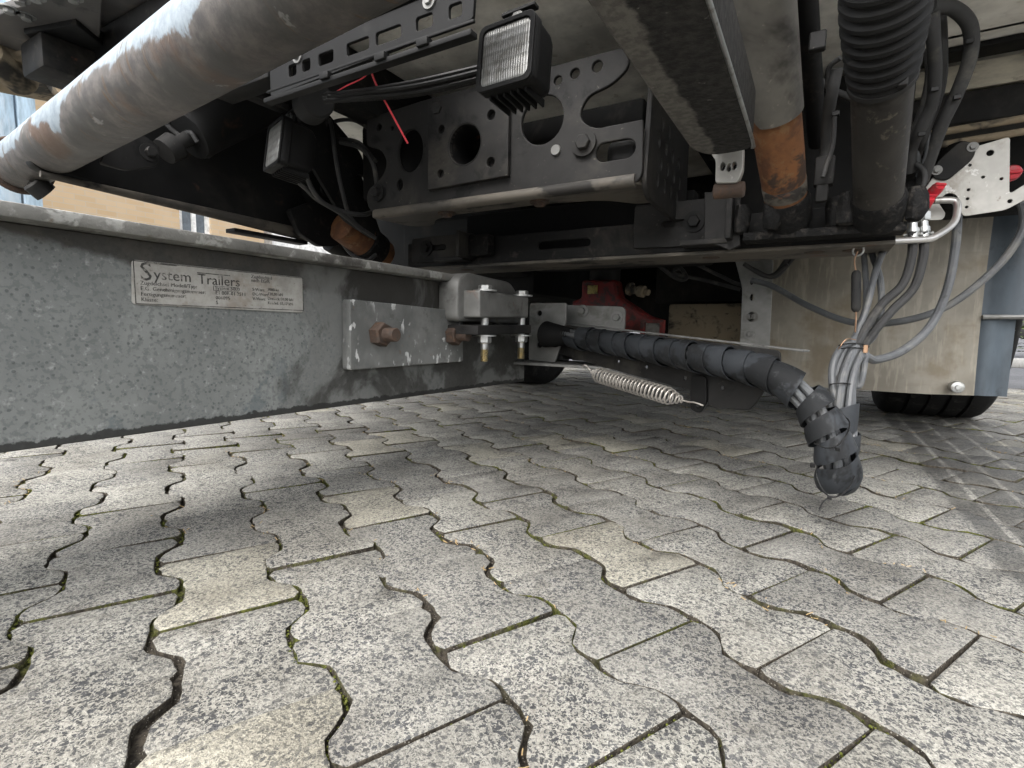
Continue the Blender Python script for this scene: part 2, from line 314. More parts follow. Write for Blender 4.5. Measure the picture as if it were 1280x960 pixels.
# ------------------------------------------------------------------ geometry helpers
WPOS = {}
def link(o, parent=None, world=(0, 0, 0)):
    COL.objects.link(o); WPOS[o.name] = Vector(world)
    if parent is not None:
        o.parent = parent; o.location = Vector(world) - WPOS[parent.name]
    else: o.location = world
    return o
def thing(name, label, cat, loc=(0, 0, 0), group=None, kind=None):
    o = bpy.data.objects.new(name, None); o.empty_display_size = .05; link(o, None, loc)
    if kind: o['kind'] = kind
    if label: o['label'] = label
    if cat: o['category'] = cat
    if group: o['group'] = group
    return o
def part(name, bm, mat, parent=None, smooth=35, label=None, world=None):
    me = bpy.data.meshes.new(name)
    if isinstance(bm, bpy.types.Mesh): me = bm
    else:
        bmesh.ops.recalc_face_normals(bm, faces=bm.faces); bm.to_mesh(me); bm.free()
    if world is None:
        vs_ = [v.co for v in me.vertices]
        lo = Vector([min(v[i] for v in vs_) for i in range(3)]); hi = Vector([max(v[i] for v in vs_) for i in range(3)])
        world = (lo+hi)/2
        me.transform(Matrix.Translation(-world))
    if smooth is not None:
        me.polygons.foreach_set('use_smooth', [True]*len(me.polygons)); me.set_sharp_from_angle(angle=R(smooth))
    me.materials.clear(); me.materials.append(MT[mat] if isinstance(mat, str) else mat)
    o = bpy.data.objects.new(name, me); link(o, parent, world)
    if label: o['label'] = label
    return o
def one(name, bm, mat, label, cat, group=None, smooth=35, kind=None):
    o = part(name, bm, mat, None, smooth)
    if label: o['label'] = label
    if cat: o['category'] = cat
    if group: o['group'] = group
    if kind: o['kind'] = kind
    return o
def B(): return bmesh.new()
def box(bm, x0, x1, y0, y1, z0, z1, bev=.003, seg=2, mat=None):
    r = bmesh.ops.create_cube(bm, size=1); vs_ = r['verts']
    for v in vs_: v.co = Vector(((x0+x1)/2+v.co.x*(x1-x0), (y0+y1)/2+v.co.y*(y1-y0), (z0+z1)/2+v.co.z*(z1-z0)))
    if mat: bmesh.ops.transform(bm, matrix=mat, verts=vs_)
    if bev: bmesh.ops.bevel(bm, geom=list({e for v in vs_ for e in v.link_edges}), offset=bev, segments=seg, affect='EDGES', profile=.5)
    return bm
def frame(d):
    d = d.normalized(); h = Vector((0, 0, 1)) if abs(d.z) < .9 else Vector((1, 0, 0))
    n = d.cross(h).normalized(); return n, n.cross(d).normalized()
def rings(bm, rows, cap=True):
    """rows: list of lists of points (closed loops of equal length)"""
    vr = [[bm.verts.new(p) for p in r] for r in rows]
    n = len(rows[0])
    for i in range(len(vr)-1):
        for j in range(n): bm.faces.new((vr[i][j], vr[i][(j+1) % n], vr[i+1][(j+1) % n], vr[i+1][j]))
    if cap: bm.faces.new(vr[0][::-1]); bm.faces.new(vr[-1])
    return vr
def lathe(bm, p0, p1, prof, seg=32, cap=True, wob=0., k=1.):
    """prof: (t along p0-p1 in metres, radius)"""
    p0, p1 = Vector(p0), Vector(p1); d = (p1-p0).normalized(); n, b = frame(d); rows = []
    for t, r in prof:
        row = []
        for j in range(seg):
            a = 2*math.pi*j/seg; q = p0+d*t+(n*math.cos(a)+b*math.sin(a))*r
            if wob: q += (n*math.cos(a)+b*math.sin(a))*wob*noise.noise(q*k)
            row.append(q)
        rows.append(row)
    rings(bm, rows, cap); return bm
def rod(bm, p0, p1, r, seg=20, bev=.002):
    L = (Vector(p1)-Vector(p0)).length; bev = min(bev, r*.4, L*.4)
    return lathe(bm, p0, p1, [(0, r-bev), (bev, r), (L-bev, r), (L, r-bev)], seg)
def spline(pts, n=8):
    P = [Vector(p) for p in pts]
    if len(P) == 2: return [P[0].lerp(P[1], i/n) for i in range(n+1)]
    out = []; Q = [P[0]*2-P[1]]+P+[P[-1]*2-P[-2]]
    for i in range(1, len(Q)-2):
        a, b, c, d = Q[i-1:i+3]
        for k in range(n):
            t = k/n
            out.append(.5*((2*b)+(c-a)*t+(2*a-5*b+4*c-d)*t*t+(3*b-a-3*c+d)*t**3))
    out.append(P[-1]); return out
def pframes(path):
    T = [(path[min(i+1, len(path)-1)]-path[max(i-1, 0)]).normalized() for i in range(len(path))]
    n, _ = frame(T[0]); F_ = []
    for t in T:
        n = (n-t*n.dot(t)).normalized(); F_.append((n, t.cross(n)))
    return T, F_
def tube(bm, pts, r, seg=10, n=8, smooth=True, end=True):
    path = spline(pts, n) if smooth else [Vector(p) for p in pts]
    T, F_ = pframes(path); rows = []
    for i, p in enumerate(path):
        rr = r(i/(len(path)-1)) if callable(r) else r
        u, v = F_[i]; rows.append([p+(u*math.cos(2*math.pi*j/seg)+v*math.sin(2*math.pi*j/seg))*rr for j in range(seg)])
    rings(bm, rows, end); return bm
def hexbolt(bm, p, d, size, h, washer=0., shank=0., sr=None, rot=0.):
    """hexagon of across-flats size at p growing along d, optional washer below and threaded end above"""
    p, d = Vector(p), Vector(d).normalized(); n, b = frame(d); r = size/math.sqrt(3)
    def hx(t, k): return [p+d*t+(n*math.cos(rot+math.pi*j/3)+b*math.sin(rot+math.pi*j/3))*r*k for j in range(6)]
    if washer: lathe(bm, p-d*.001, p+d, [(0, size*.98), (washer+.001, size*.98)], 24)
    rings(bm, [hx(washer, 1), hx(washer+h*.85, 1), hx(washer+h, .88)])
    if shank:
        sr = sr or size*.31; prof = []; t = 0
        while t < shank: prof += [(t, sr), (t+.0012, sr*.9)]; t += .0024
        lathe(bm, p+d*(washer+h-.001), p+d*2, prof+[(shank, sr*.85)], 16)
    return bm
def circ(cx, cy, r, n=28, ry=None, a0=0, a1=2*math.pi):
    ry = ry or r; return [(cx+r*math.cos(a0+(a1-a0)*i/n), cy+ry*math.sin(a0+(a1-a0)*i/n)) for i in range(n)]
def slot(x0, x1, y, r, n=8):
    return [(x1+r*math.cos(-math.pi/2+math.pi*i/n), y+r*math.sin(-math.pi/2+math.pi*i/n)) for i in range(n+1)] + [(x0+r*math.cos(math.pi/2+math.pi*i/n), y+r*math.sin(math.pi/2+math.pi*i/n)) for i in range(n+1)]
def rrect(x0, x1, y0, y1, r, n=5):
    o = []
    for cx, cy, a in ((x1-r, y0+r, -90), (x1-r, y1-r, 0), (x0+r, y1-r, 90), (x0+r, y0+r, 180)):
        o += [(cx+r*math.cos(R(a+90*i/n)), cy+r*math.sin(R(a+90*i/n))) for i in range(n+1)]
    return o
def rounded(pts, r, n=5):
    """round the corners of an outline; a point may carry its own radius"""
    out = []; N = len(pts)
    for i in range(N):
        p = Vector(pts[i][:2]); a = Vector(pts[i-1][:2]); b = Vector(pts[(i+1) % N][:2]); rr = pts[i][2] if len(pts[i]) > 2 else r
        u, v = (a-p), (b-p); k = min(rr, u.length*.48, v.length*.48); u = p+u.normalized()*k; v = p+v.normalized()*k
        for j in range(n+1):
            t = j/n; out.append(tuple(u*(1-t)**2+p*2*t*(1-t)+v*t*t))
    return out
def plate_mesh(outline, holes, thick, org, ux, uy, bev=.0015):
    cu = bpy.data.curves.new('tmp', 'CURVE'); cu.dimensions = '2D'; cu.fill_mode = 'BOTH'
    cu.extrude = max(thick/2-bev, 0); cu.bevel_depth = bev; cu.bevel_resolution = 1; cu.offset = -bev
    for loop in [outline]+list(holes):
        sp = cu.splines.new('POLY'); sp.points.add(len(loop)-1); sp.use_cyclic_u = True
        for q, p in zip(sp.points, loop): q.co = (p[0], p[1], 0, 1)
    o = bpy.data.objects.new('tmp', cu); COL.objects.link(o)
    dg = bpy.context.evaluated_depsgraph_get(); me = bpy.data.meshes.new_from_object(o.evaluated_get(dg))
    bpy.data.objects.remove(o); bpy.data.curves.remove(cu)
    ux, uy = Vector(ux).normalized(), Vector(uy).normalized(); n = ux.cross(uy)
    me.transform(Matrix.Translation(Vector(org)+n*thick/2) @ Matrix((ux, uy, n)).transposed().to_4x4())
    return me
def plate(name, outline, holes, thick, org, ux, uy, mat, parent=None, bev=.0015, label=None, smooth=30):
    return part(name, plate_mesh(outline, holes, thick, org, ux, uy, bev), mat, parent, smooth, label)
REAR = ((1, 0, 0), (0, 0, 1))      # plates seen from behind: right, up; they thicken towards -y
SIDE = ((0, 1, 0), (0, 0, 1))      # plates seen from the right: forward, up; they thicken towards +x
def solid(me):
    bm = B(); bm.from_mesh(me); return bm

# ------------------------------------------------------------------ ground
def plane(name, x0, x1, y0, y1, z, mat, n=1):
    bm = B(); vs_ = [[bm.verts.new((x0+(x1-x0)*i/n, y0+(y1-y0)*j/n, z)) for j in range(n+1)] for i in range(n+1)]
    for i in range(n):
        for j in range(n): bm.faces.new((vs_[i][j], vs_[i+1][j], vs_[i+1][j+1], vs_[i][j+1]))
    o = part(name, bm, mat, None, None, world=(0, 0, 0)); o['kind'] = 'structure'; return o
road = plane('road', -600, 600, -600, 600, -.030, 'asphalt')
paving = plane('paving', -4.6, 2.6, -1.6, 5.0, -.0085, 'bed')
PL, PP, PA = .200, .1356, .0150
TH = .560+YAW
uo = Matrix.Rotation(YAW, 2) @ Vector((-.2357, .4325)); ud = Vector((math.cos(TH), math.sin(TH))); vd = Vector((-math.sin(TH), math.cos(TH)))
def wv(v):
    g = -math.cos(2*math.pi*v/PL)*2.3; return PP/2+PA*max(-1, min(1, g))
def paver_mesh(k):
    rnd = random.Random(100+k); bm = B(); gap, eg = .0024, .0014
    right = []
    for i in range(17):
        v = -PL/2+PL*i/16; vv = max(-PL/2+eg, min(PL/2-eg, v)); right.append((wv(v)-gap, vv))
    loop = right+[(-x, y) for x, y in reversed(right)]
    sm = []
    N = len(loop)
    for i in range(N):
        p = Vector(loop[i]); a = Vector(loop[i-1]); b = Vector(loop[(i+1) % N])
        q = p*.8+(a+b)*.10 if i not in (0, 16, 17, 33) else p*.94+(a+b)*.03
        q += Vector((rnd.gauss(0, .0012), rnd.gauss(0, .0008))); sm.append(q)
    chip = rnd.randrange(N)
    def ring(ins, z, jit):
        out = []
        for i, q in enumerate(sm):
            c = Vector((q.x*.0, q.y*.55)); d = (q-c).normalized(); e = ins*(1+rnd.uniform(-.5, .9))+(.005 if i == chip and ins > .001 else 0)
            out.append((q.x-d.x*e, q.y-d.y*e, z+rnd.uniform(-jit, jit)))
        return out
    rings(bm, [ring(0, -.05, 0), ring(0, -.0020, .0004), ring(.0007, -.0006, .0002), ring(.0020, 0, .0001)])
    for f in bm.faces:
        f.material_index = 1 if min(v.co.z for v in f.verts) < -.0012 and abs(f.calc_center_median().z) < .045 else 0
    bmesh.ops.recalc_face_normals(bm, faces=bm.faces)
    me = bpy.data.meshes.new('paver'); bm.to_mesh(me); bm.free()
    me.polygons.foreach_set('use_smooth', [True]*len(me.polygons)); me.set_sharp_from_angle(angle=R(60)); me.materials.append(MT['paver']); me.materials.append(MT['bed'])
    return me
TONES = 7; VAR = 5
PM = {}
for k in range(VAR):
    base = paver_mesh(k)
    for t in range(TONES):
        me = base if t == 0 else base.copy()
        at = me.attributes.get('tone') or me.attributes.new('tone', 'FLOAT', 'FACE'); at.data.foreach_set('value', [(t+.5)/TONES if t < TONES-1 else .97]*len(me.polygons)); PM[k, t] = me
ci = cam.matrix_world.inverted()
def pix(p):
    q = ci @ Vector(p)
    if q.z > -.02: return None
    return 640+FOCAL*q.x/-q.z, 480-FOCAL*q.y/-q.z, -q.z
cells = []
for c in range(-48, 40):
    for n in range(-30, 34):
        p = uo+ud*(c*PP)+vd*((n+.5+.5*(c % 2))*PL)
        if not (-4.4 < p.x < 2.4 and -1.4 < p.y < 4.8): continue
        q = pix((p.x, p.y, 0)); seen = q is not None and -90 < q[0] < 1370 and 470 < q[1] < 1090 and not (q[0] < 640 and q[1] < 552-.118*q[0]-6)
        cells.append((0 if seen else 1, q[2] if q else 99, c, n, p))
cells.sort(key=lambda e: e[:4])
def merged(name, items, mat):
    """many small copies as one mesh: items = (verts, faces, matrix, tone)"""
    V, F_, T_, I_ = [], [], [], []
    for vs_, fs_, M, t in items:
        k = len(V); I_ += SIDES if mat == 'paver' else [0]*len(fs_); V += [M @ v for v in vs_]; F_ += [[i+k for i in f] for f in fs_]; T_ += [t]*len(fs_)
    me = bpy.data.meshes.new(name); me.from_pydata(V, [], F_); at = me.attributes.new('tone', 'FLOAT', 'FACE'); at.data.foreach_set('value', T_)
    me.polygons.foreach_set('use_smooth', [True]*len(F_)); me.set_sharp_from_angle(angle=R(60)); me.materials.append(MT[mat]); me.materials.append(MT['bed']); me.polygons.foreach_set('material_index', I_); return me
SIDES = [p.material_index for p in PM[0, 0].polygons]
GEO = {k: ([v.co.copy() for v in PM[k, 0].vertices], [list(p.vertices) for p in PM[k, 0].polygons]) for k in range(VAR)}
rest = []
for i, (s_, d_, c, n, p) in enumerate(cells):
    rn = random.Random(c*1009+n*31)
    t = TONES-1 if rn.random() < .09 else rn.randrange(TONES-1)
    M = Matrix.Translation((p.x+rn.gauss(0, .0011), p.y+rn.gauss(0, .0011), rn.gauss(0, .0010))) @ Matrix.Rotation(TH+math.pi*(rn.random() < .5)+rn.gauss(0, .011), 4, 'Z') @ Matrix.Rotation(rn.gauss(0, .008), 4, 'X') @ Matrix.Rotation(rn.gauss(0, .008), 4, 'Y')
    k = rn.randrange(VAR)
    if i < 300:
        o = bpy.data.objects.new('paver', PM[k, t]); COL.objects.link(o); o.parent = paving; o.matrix_basis = M
    else: rest.append((*GEO[k], M, (t+.5)/TONES if t < TONES-1 else .97))
fo = bpy.data.objects.new('paver_field', merged('paver_field', rest, 'paver')); COL.objects.link(fo); fo.parent = paving; fo['kind'] = 'stuff'
# moss cushions and crumbs growing in the wavy joints
tb = B(); bmesh.ops.create_icosphere(tb, subdivisions=1, radius=1); ICO = ([v.co.copy() for v in tb.verts], [[v.index for v in f.verts] for f in tb.faces]); tb.free()
moss = []; sb = B(); rn = random.Random(5)
for e in cells[:430]:
    c, n, p = e[2], e[3], e[4]
    for side in (-1, 1):
        for k in range(60):
            v = rn.uniform(-PL/2, PL/2); q = p+ud*(side*wv(v))+vd*v
            f = noise.noise(Vector((q.x*4.2, q.y*4.2, 3)))+.5*noise.noise(Vector((q.x*23, q.y*23, 7)))
            if f < .16: continue
            r = rn.uniform(.0007, .0021); moss.append((*ICO, Matrix.Translation((q.x+rn.gauss(0, .0020), q.y+rn.gauss(0, .0020), -.0062+rn.uniform(-.001, .0035))) @ Matrix.Diagonal((r, r, r*.8, 1)), 0.))
    for k in range(40):
        u = rn.uniform(-.07, .07); q = p+ud*u+vd*(PL/2)
        f = noise.noise(Vector((q.x*3.1, q.y*3.1, 9)))+.45*noise.noise(Vector((q.x*15, q.y*15, 7)))
        if f < .22: continue
        r = rn.uniform(.0006, .0017); moss.append((*ICO, Matrix.Translation((q.x+rn.gauss(0, .0009), q.y+rn.gauss(0, .0009), -.0055+rn.uniform(-.001, .003))) @ Matrix.Diagonal((r, r, r, 1)), 0.))
    if rn.random() < .35:
        for k in range(rn.randrange(3, 16)):
            v = rn.uniform(-PL/2, PL/2); q = p+ud*(wv(v)+rn.gauss(0, .006))+vd*v; a = rn.uniform(0, 6.28); L = rn.uniform(.003, .009)
            tube(sb, [(q.x, q.y, -.001), (q.x+math.cos(a)*L, q.y+math.sin(a)*L, rn.uniform(.0005, .003))], .0006, 4, 1)
o = bpy.data.objects.new('moss', merged('moss', moss, 'moss')); COL.objects.link(o); o.parent = paving; o['kind'] = 'stuff'
o = part('straw_bits', sb, 'straw', paving, None, world=(0, 0, 0)); o['kind'] = 'stuff'

# ------------------------------------------------------------------ trailer drawbar (left)
bar = thing('trailer_drawbar', 'long grey galvanised trailer drawbar with rating plate and bolted clamp, low over the paving', 'drawbar', (-.92, 0, .2))
WEB = -.82
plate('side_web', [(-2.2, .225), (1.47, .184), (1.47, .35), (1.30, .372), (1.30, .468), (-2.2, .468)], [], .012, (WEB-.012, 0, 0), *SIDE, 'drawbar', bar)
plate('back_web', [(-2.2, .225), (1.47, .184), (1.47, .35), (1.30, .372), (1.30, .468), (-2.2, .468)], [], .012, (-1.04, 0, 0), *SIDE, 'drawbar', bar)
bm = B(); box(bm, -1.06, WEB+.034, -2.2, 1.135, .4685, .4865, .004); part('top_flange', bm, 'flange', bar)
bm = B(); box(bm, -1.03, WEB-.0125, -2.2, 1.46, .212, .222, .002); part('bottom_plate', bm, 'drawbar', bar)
# rating plate
rp = plate('rating_plate', rounded([(0.355, 0.440), (0.630, 0.441), (0.628, 0.377), (0.352, 0.379)], .006), [], .002, (WEB, 0, 0), *SIDE, 'sign', bar, .0005, label='pale dirty rating plate printed System Trailers')
RB, RZ = Vector(((0.355, 0.440)[0], 0, (0.355, 0.440)[1])), 0
c00 = Vector((0.355, 0.440)); c10 = Vector((0.630, 0.441)); c01 = Vector((0.352, 0.379))
RU = (c10-c00); RW = RU.length; RUn = RU.normalized(); RVn = Vector((-RUn.y, RUn.x)); RH = (c01-c00).length
def text(body, u, v, size, name='lettering', ext=.0002, sx=1., bold=0.):
    cu = bpy.data.curves.new('t', 'FONT'); cu.body = body; cu.size = size; cu.extrude = ext; cu.resolution_u = 2; cu.offset = bold
    o = bpy.data.objects.new('t', cu); COL.objects.link(o)
    me = bpy.data.meshes.new_from_object(o.evaluated_get(bpy.context.evaluated_depsgraph_get())); bpy.data.objects.remove(o); bpy.data.curves.remove(cu)
    me.transform(Matrix.Diagonal((sx, 1, 1, 1)))
    p = c00+RUn*(u*RW)-RVn*(v*RH)
    ux = Vector((0, RUn.x, RUn.y)); uy = Vector((0, RVn.x, RVn.y)); n = Vector((1, 0, 0))
    me.transform(Matrix.Translation((WEB+.00225, p.x, p.y)) @ Matrix((ux, uy, n)).transposed().to_4x4())
    part(name, me, 'ink', rp, None)
def bar_ink(u0, u1, v0, v1, name='printed_line'):
    p = [c00+RUn*(u*RW)-RVn*(v*RH) for u, v in ((u0, v1), (u1, v1), (u1, v0), (u0, v0))]
    plate(name, [tuple(q) for q in p], [], .0004, (WEB+.0020, 0, 0), *SIDE, 'ink', rp, .0)
text('S', .030, .44, .036, sx=1.0); text('ystem', .095, .40, .0215); text('Trailers', .315, .42, .0215)
bar_ink(.055, .21, .035, .052); bar_ink(.315, .50, .145, .165)
for i, s_ in enumerate(('Zugdeichsel Modell/Typ:', 'E.G. Genehmigungsnummer:', 'Fertigungsnummer:', 'Klasse:')): text(s_, .03, .545+.125*i, .0078)
for i, s_ in enumerate(('System 5000', 'E1 00R-01 2511', '006095', 'S')): text(s_, .41, .535+.125*i, .0078)
bar_ink(.40, .545, .445, .455); bar_ink(.40, .545, .558, .568); bar_ink(.40, .4025, .445, .568); bar_ink(.5425, .545, .445, .568)
for i, s_ in enumerate(('S-Wert:', 'DC-Wert:', 'V-Wert:')): text(s_, .635, .50+.125*i, .0070)
for i, s_ in enumerate(('1000 kg', '120,00 kN', 'Dreieck 50,00 kN', 'Knickd. 55,17 kN')): text(s_, .735, .47+.125*i, .0070)
for e_ in ((.004, .996, .012, .03), (.004, .996, .97, .988), (.004, .008, .012, .988), (.992, .996, .012, .988)): bar_ink(*e_, 'border_line')
text('Zugdeichsel', .63, .16, .008); text('nach EG/R', .63, .26, .008)
# clamp plate with two rusty bolts
cp = plate('clamp_plate', rounded([(0.719, 0.407), (1.094, 0.397), (1.096, 0.267), (0.717, 0.267)], .007), [], .024, (WEB+.001, 0, 0), *SIDE, 'clamp', bar, .002)
for y, z in ((0.791, 0.338), (1.044, 0.336)):
    bm = B(); hexbolt(bm, (WEB+.025, y, z), (1, 0, 0), .045, .024, 0, .030, .0145, .35); part('bolt', bm, 'rustbolt', cp)
# coupling clamp block with through bolts
cb = thing_block = None
bm = B(); rows = []
plate('clamp_block', rounded([(1.045, .380), (1.290, .386), (1.290, .444), (1.045, .447)], .006), [], .105, (-.815, 0, 0), *SIDE, 'steel', bar, .004)
plate('saddle', rounded([(1.02, .37), (1.33, .37), (1.33, .44), (1.27, .485), (1.06, .492), (1.02, .47)], .02), [], .06, (-.818, 0, 0), *SIDE, 'steel', bar, .006)
plate('strap_bar', rounded([(1.03, .338), (1.30, .342), (1.30, .366), (1.03, .362)], .004), [], .095, (-.80, 0, 0), *SIDE, 'charcoal', bar, .003)
for y in ((1.095, 0.375)[0], (1.283, 0.380)[0]):
    x = -.728; zt = .4475 if y < 1.15 else .4465
    bm = B(); hexbolt(bm, (x, y, zt), (0, 0, 1), .030, .012, .003); rod(bm, (x, y, .30), (x, y, zt+.002), .0105, 16)
    b_ = part('bolt', bm, 'zinc', bar)
    bm = B(); hexbolt(bm, (x, y, .337), (0, 0, -1), .030, .017, .003); part('nut', bm, 'zinc', b_)
    bm = B(); hexbolt(bm, (x, y, .318), (0, 0, -1), .021, .002, 0, .046, .0104); part('threaded_end', bm, 'yzinc', b_)
# coupling head: upright plate with a hole for the conduit, box web and foot plate
hd = plate('coupling_plate', rounded([(-.80, .255), (-.705, .252), (-.690, .30), (-.672, .38), (-.672, .437), (-.80, .437)], .008), [circ((-0.710, 0.334)[0], (-0.710, 0.334)[1], .037), circ(-.765, .405, .009, 14), circ(-.762, .305, .010, 14)], .010, (0, 1.47, 0), *REAR, 'galvlight', bar)
plate('head_web', rounded([(-.81, .350), (-.515, .352), (-.515, .428), (-.81, .438)], .018), [], .010, (0, 1.56, 0), *REAR, 'galvlight', bar)
for a_, z_ in ((-.655, .415), (-.655, .33), (-.54, .395)):
    bm = B(); hexbolt(bm, (a_, 1.548, z_), (0, -1, 0), .02, .010, .002); part('bolt', bm, 'galvlight', hd)
bm = B(); box(bm, -.84, -.53, 1.40, 1.60, .243, .251, .002); part('foot_plate', bm, 'galvlight', bar)
bm = B(); box(bm, -.70, -.53, 1.50, 1.66, .262, .35, .004); part('head_body', bm, 'black', bar)
bm = B(); box(bm, -.64, -.52, 1.44, 1.50, .262, .300, .004); part('head_lug', bm, 'charcoal', bar)
bm = B(); box(bm, -.99, -.80, 1.47, 2.2, .275, .42, .006); part('tow_beam', bm, 'black', bar)
# cable arm: upright plate behind the wrapped bundle, running from the head to the right
p0 = Vector((-.735, 1.495)); p1 = Vector((-.020, 1.155)); ad = (p1-p0).normalized(); AL = (p1-p0).length
def ap(px): return px
ca = plate('cable_arm', rounded([(0, .374), (AL*.94, .321), (AL*.945, .290), (.70, .205), (.685, .190), (.60, .185), (.555, .215), (.25, .250), (0, .285)], .010),
           [circ(.30, .272, .005, 10), circ(.40, .262, .005, 10), circ(.52, .245, .005, 10), circ(.62, .232, .005, 10)], .006, (p0.x, p0.y, 0), (ad.x, ad.y, 0), (0, 0, 1), 'charcoal', bar)
plate('arm_lip', [(0, 0), (AL, 0), (AL, .020), (0, .020)], [], .004, (p0.x, p0.y, .3765), (ad.x, ad.y, -(.374-.317)/AL), (-ad.y, ad.x, 0), 'steel', ca, .001)
hk = plate('hook_lug', rounded([(.545, .255), (.585, .255), (.590, .195), (.575, .168), (.548, .172), (.545, .20)], .010), [circ(.566, .186, .006, 12)], .006, (p0.x+ad.y*.010, p0.y-ad.x*.010, 0), (ad.x, ad.y, 0), (0, 0, 1), 'black', ca)

# tension spring below the cable arm
sp = thing('tension_spring', 'bare metal tension spring hooked under the wrapped cable bundle', 'spring', (-0.392, 1.326, 0.206))
s0, s1 = Vector((-0.544, 1.380, 0.232)), Vector((-0.266, 1.247, 0.194))
d = (s1-s0); L = d.length; n_, b_ = frame(d); pts = []
turns = 25
for i in range(turns*14+1):
    t = i/(turns*14); r = .0205*min(1, .45+t*7, .25+(1-t)*5.5); a = 2*math.pi*turns*t
    pts.append(s0+d*t+(n_*math.cos(a)+b_*math.sin(a))*r)
bm = B(); tube(bm, pts, .0024, 7, smooth=False); part('coil', bm, 'spring', sp)
bm = B(); tube(bm, [s1-d*.01, s1+d*.05, (-0.236, 1.230, 0.193), (-0.214, 1.221, 0.189)], .0021, 7); part('hook', bm, 'spring', sp)
bm = B(); tube(bm, [s0+d*.01, s0-d*.03, (-0.560, 1.389, 0.242), (-0.575, 1.388, 0.255), (-0.584, 1.393, 0.247)], .0021, 7); part('hook', bm, 'spring', sp)

# ------------------------------------------------------------------ spiral wrapped cable bundle
wb = thing('wrapped_cable_bundle', 'thick cable bundle in grey spiral wrap drooping almost to the paving', 'cable bundle', (0.050, 1.060, 0.100))
main = [(-0.673, 1.423, 0.338), (-0.494, 1.351, 0.322), (-0.274, 1.233, 0.302), (-0.126, 1.143, 0.287), (-0.057, 1.105, 0.268), (-0.008, 1.089, 0.234), (0.027, 1.073, 0.178), (0.043, 1.066, 0.134), (0.048, 1.081, 0.097), (0.052, 1.120, 0.108), (0.052, 1.145, 0.164), (0.047, 1.161, 0.223), (0.048, 1.186, 0.275), (0.059, 1.222, 0.324)]
path = spline(main, 14); T, FR = pframes(path)
cum = [0]
for i in range(1, len(path)): cum.append(cum[-1]+(path[i]-path[i-1]).length)
def at(s):
    s = max(0, min(cum[-1]-1e-6, s))
    lo, hi = 0, len(cum)-1
    while hi-lo > 1:
        m = (lo+hi)//2
        if cum[m] <= s: lo = m
        else: hi = m
    f = (s-cum[lo])/(cum[hi]-cum[lo]); p = path[lo].lerp(path[hi], f); u = FR[lo][0].lerp(FR[hi][0], f).normalized(); v = FR[lo][1].lerp(FR[hi][1], f).normalized()
    return p, u, v
for k in range(6):
    a0 = k*math.pi/3+.4; off = .0165 if k else 0; pts = []
    for i in range(0, len(path)):
        a = a0+cum[i]*5; pts.append(path[i]+(FR[i][0]*math.cos(a)+FR[i][1]*math.sin(a))*off)
    bm = B(); tube(bm, pts, .0078 if k % 2 else .0065, 9, smooth=False); part('cable', bm, 'cable', wb)
def wrap(s0, s1, pitch, width, r, phase=0, name='spiral_wrap'):
    bm = B(); S = 26; nt_ = int((s1-s0)/pitch*S); vo = []
    for i in range(nt_+1):
        th = 2*math.pi*i/S+phase; row = []; rowi = []
        wb_ = 1+.12*noise.noise(Vector((i*.045, 3.3, phase)))
        for j in range(6):
            f = j/5; s = s0+pitch*i/S+(f-.5)*width*wb_
            p, u, v = at(s); e = u*math.cos(th)+v*math.sin(th)
            rr = r*(1+.04*math.sin(i*.13+phase)+.03*noise.noise(Vector((i*.09, f*2, phase))))+.0052*(f-.35)+.0010*(1-abs(2*f-1))
            row.append(p+e*rr); rowi.append(p+e*(rr-.0022))
        vo.append([bm.verts.new(q) for q in row+rowi[::-1]])
    for i in range(nt_):
        A, C = vo[i], vo[i+1]
        for j in range(12): bm.faces.new((A[j], A[(j+1) % 12], C[(j+1) % 12], C[j]))
    bm.faces.new(vo[0]); bm.faces.new(vo[-1][::-1])
    return part(name, bm, 'wrap', wb, 50)
tot = cum[-1]
sA = .065; sB = cum[14*4]
wrap(sA, sB+.042, .050, .0515, .0315)
wrap(sB+.052, cum[14*8]+.020, .040, .031, .0335, 1.9)
wrap(cum[14*8]+.045, cum[14*11], .06, .05, .026, .5)
# corrugated conduit end at the coupling
prof = []
p_a, p_b = Vector((-0.726, 1.438, 0.339)), Vector((-0.623, 1.405, 0.334)); LL = (p_b-p_a).length
for i in range(13): prof += [(LL*i/13, .041-.0013*i), (LL*(i+.5)/13, .035-.0013*i)]
bm = B(); lathe(bm, p_a, p_b, prof, 24); part('corrugated_conduit', bm, 'blackplain', wb)
# loose black cable ties
def tie(name, parent, pts, r=.0013, head=None, mat='black_tie'):
    bm = B(); tube(bm, pts, r, 6, 6)
    if head: box(bm, -.0035, .0035, -.003, .003, -.003, .003, .0008, 1, Matrix.Translation(head))
    return part(name, bm, mat, parent)
tie('cable_tie', wb, [(0.014, 1.031, 0.127), (0.013, 1.011, 0.117), (0.021, 1.002, 0.098), (0.035, 1.002, 0.083), (0.050, 1.006, 0.087), (0.063, 1.021, 0.101), (0.070, 1.044, 0.115), (0.068, 1.062, 0.124)], head=(0.035, 1.002, 0.081))
tie('cable_tie', wb, [(0.036, 1.003, 0.083), (0.027, 0.997, 0.074), (0.021, 0.989, 0.062)])
bm = B(); box(bm, -.004, .004, -.004, .004, -.004, .004, .001, 1, Matrix.Translation((0.007, 1.021, 0.129))); part('tie_head', bm, 'black_tie', wb)
tie('cable_tie', wb, [(0.049, 1.091, 0.210), (0.057, 1.077, 0.203), (0.055, 1.045, 0.189), (0.042, 1.023, 0.169), (0.025, 1.012, 0.163), (0.006, 1.013, 0.169)], head=(0.041, 1.018, 0.162))

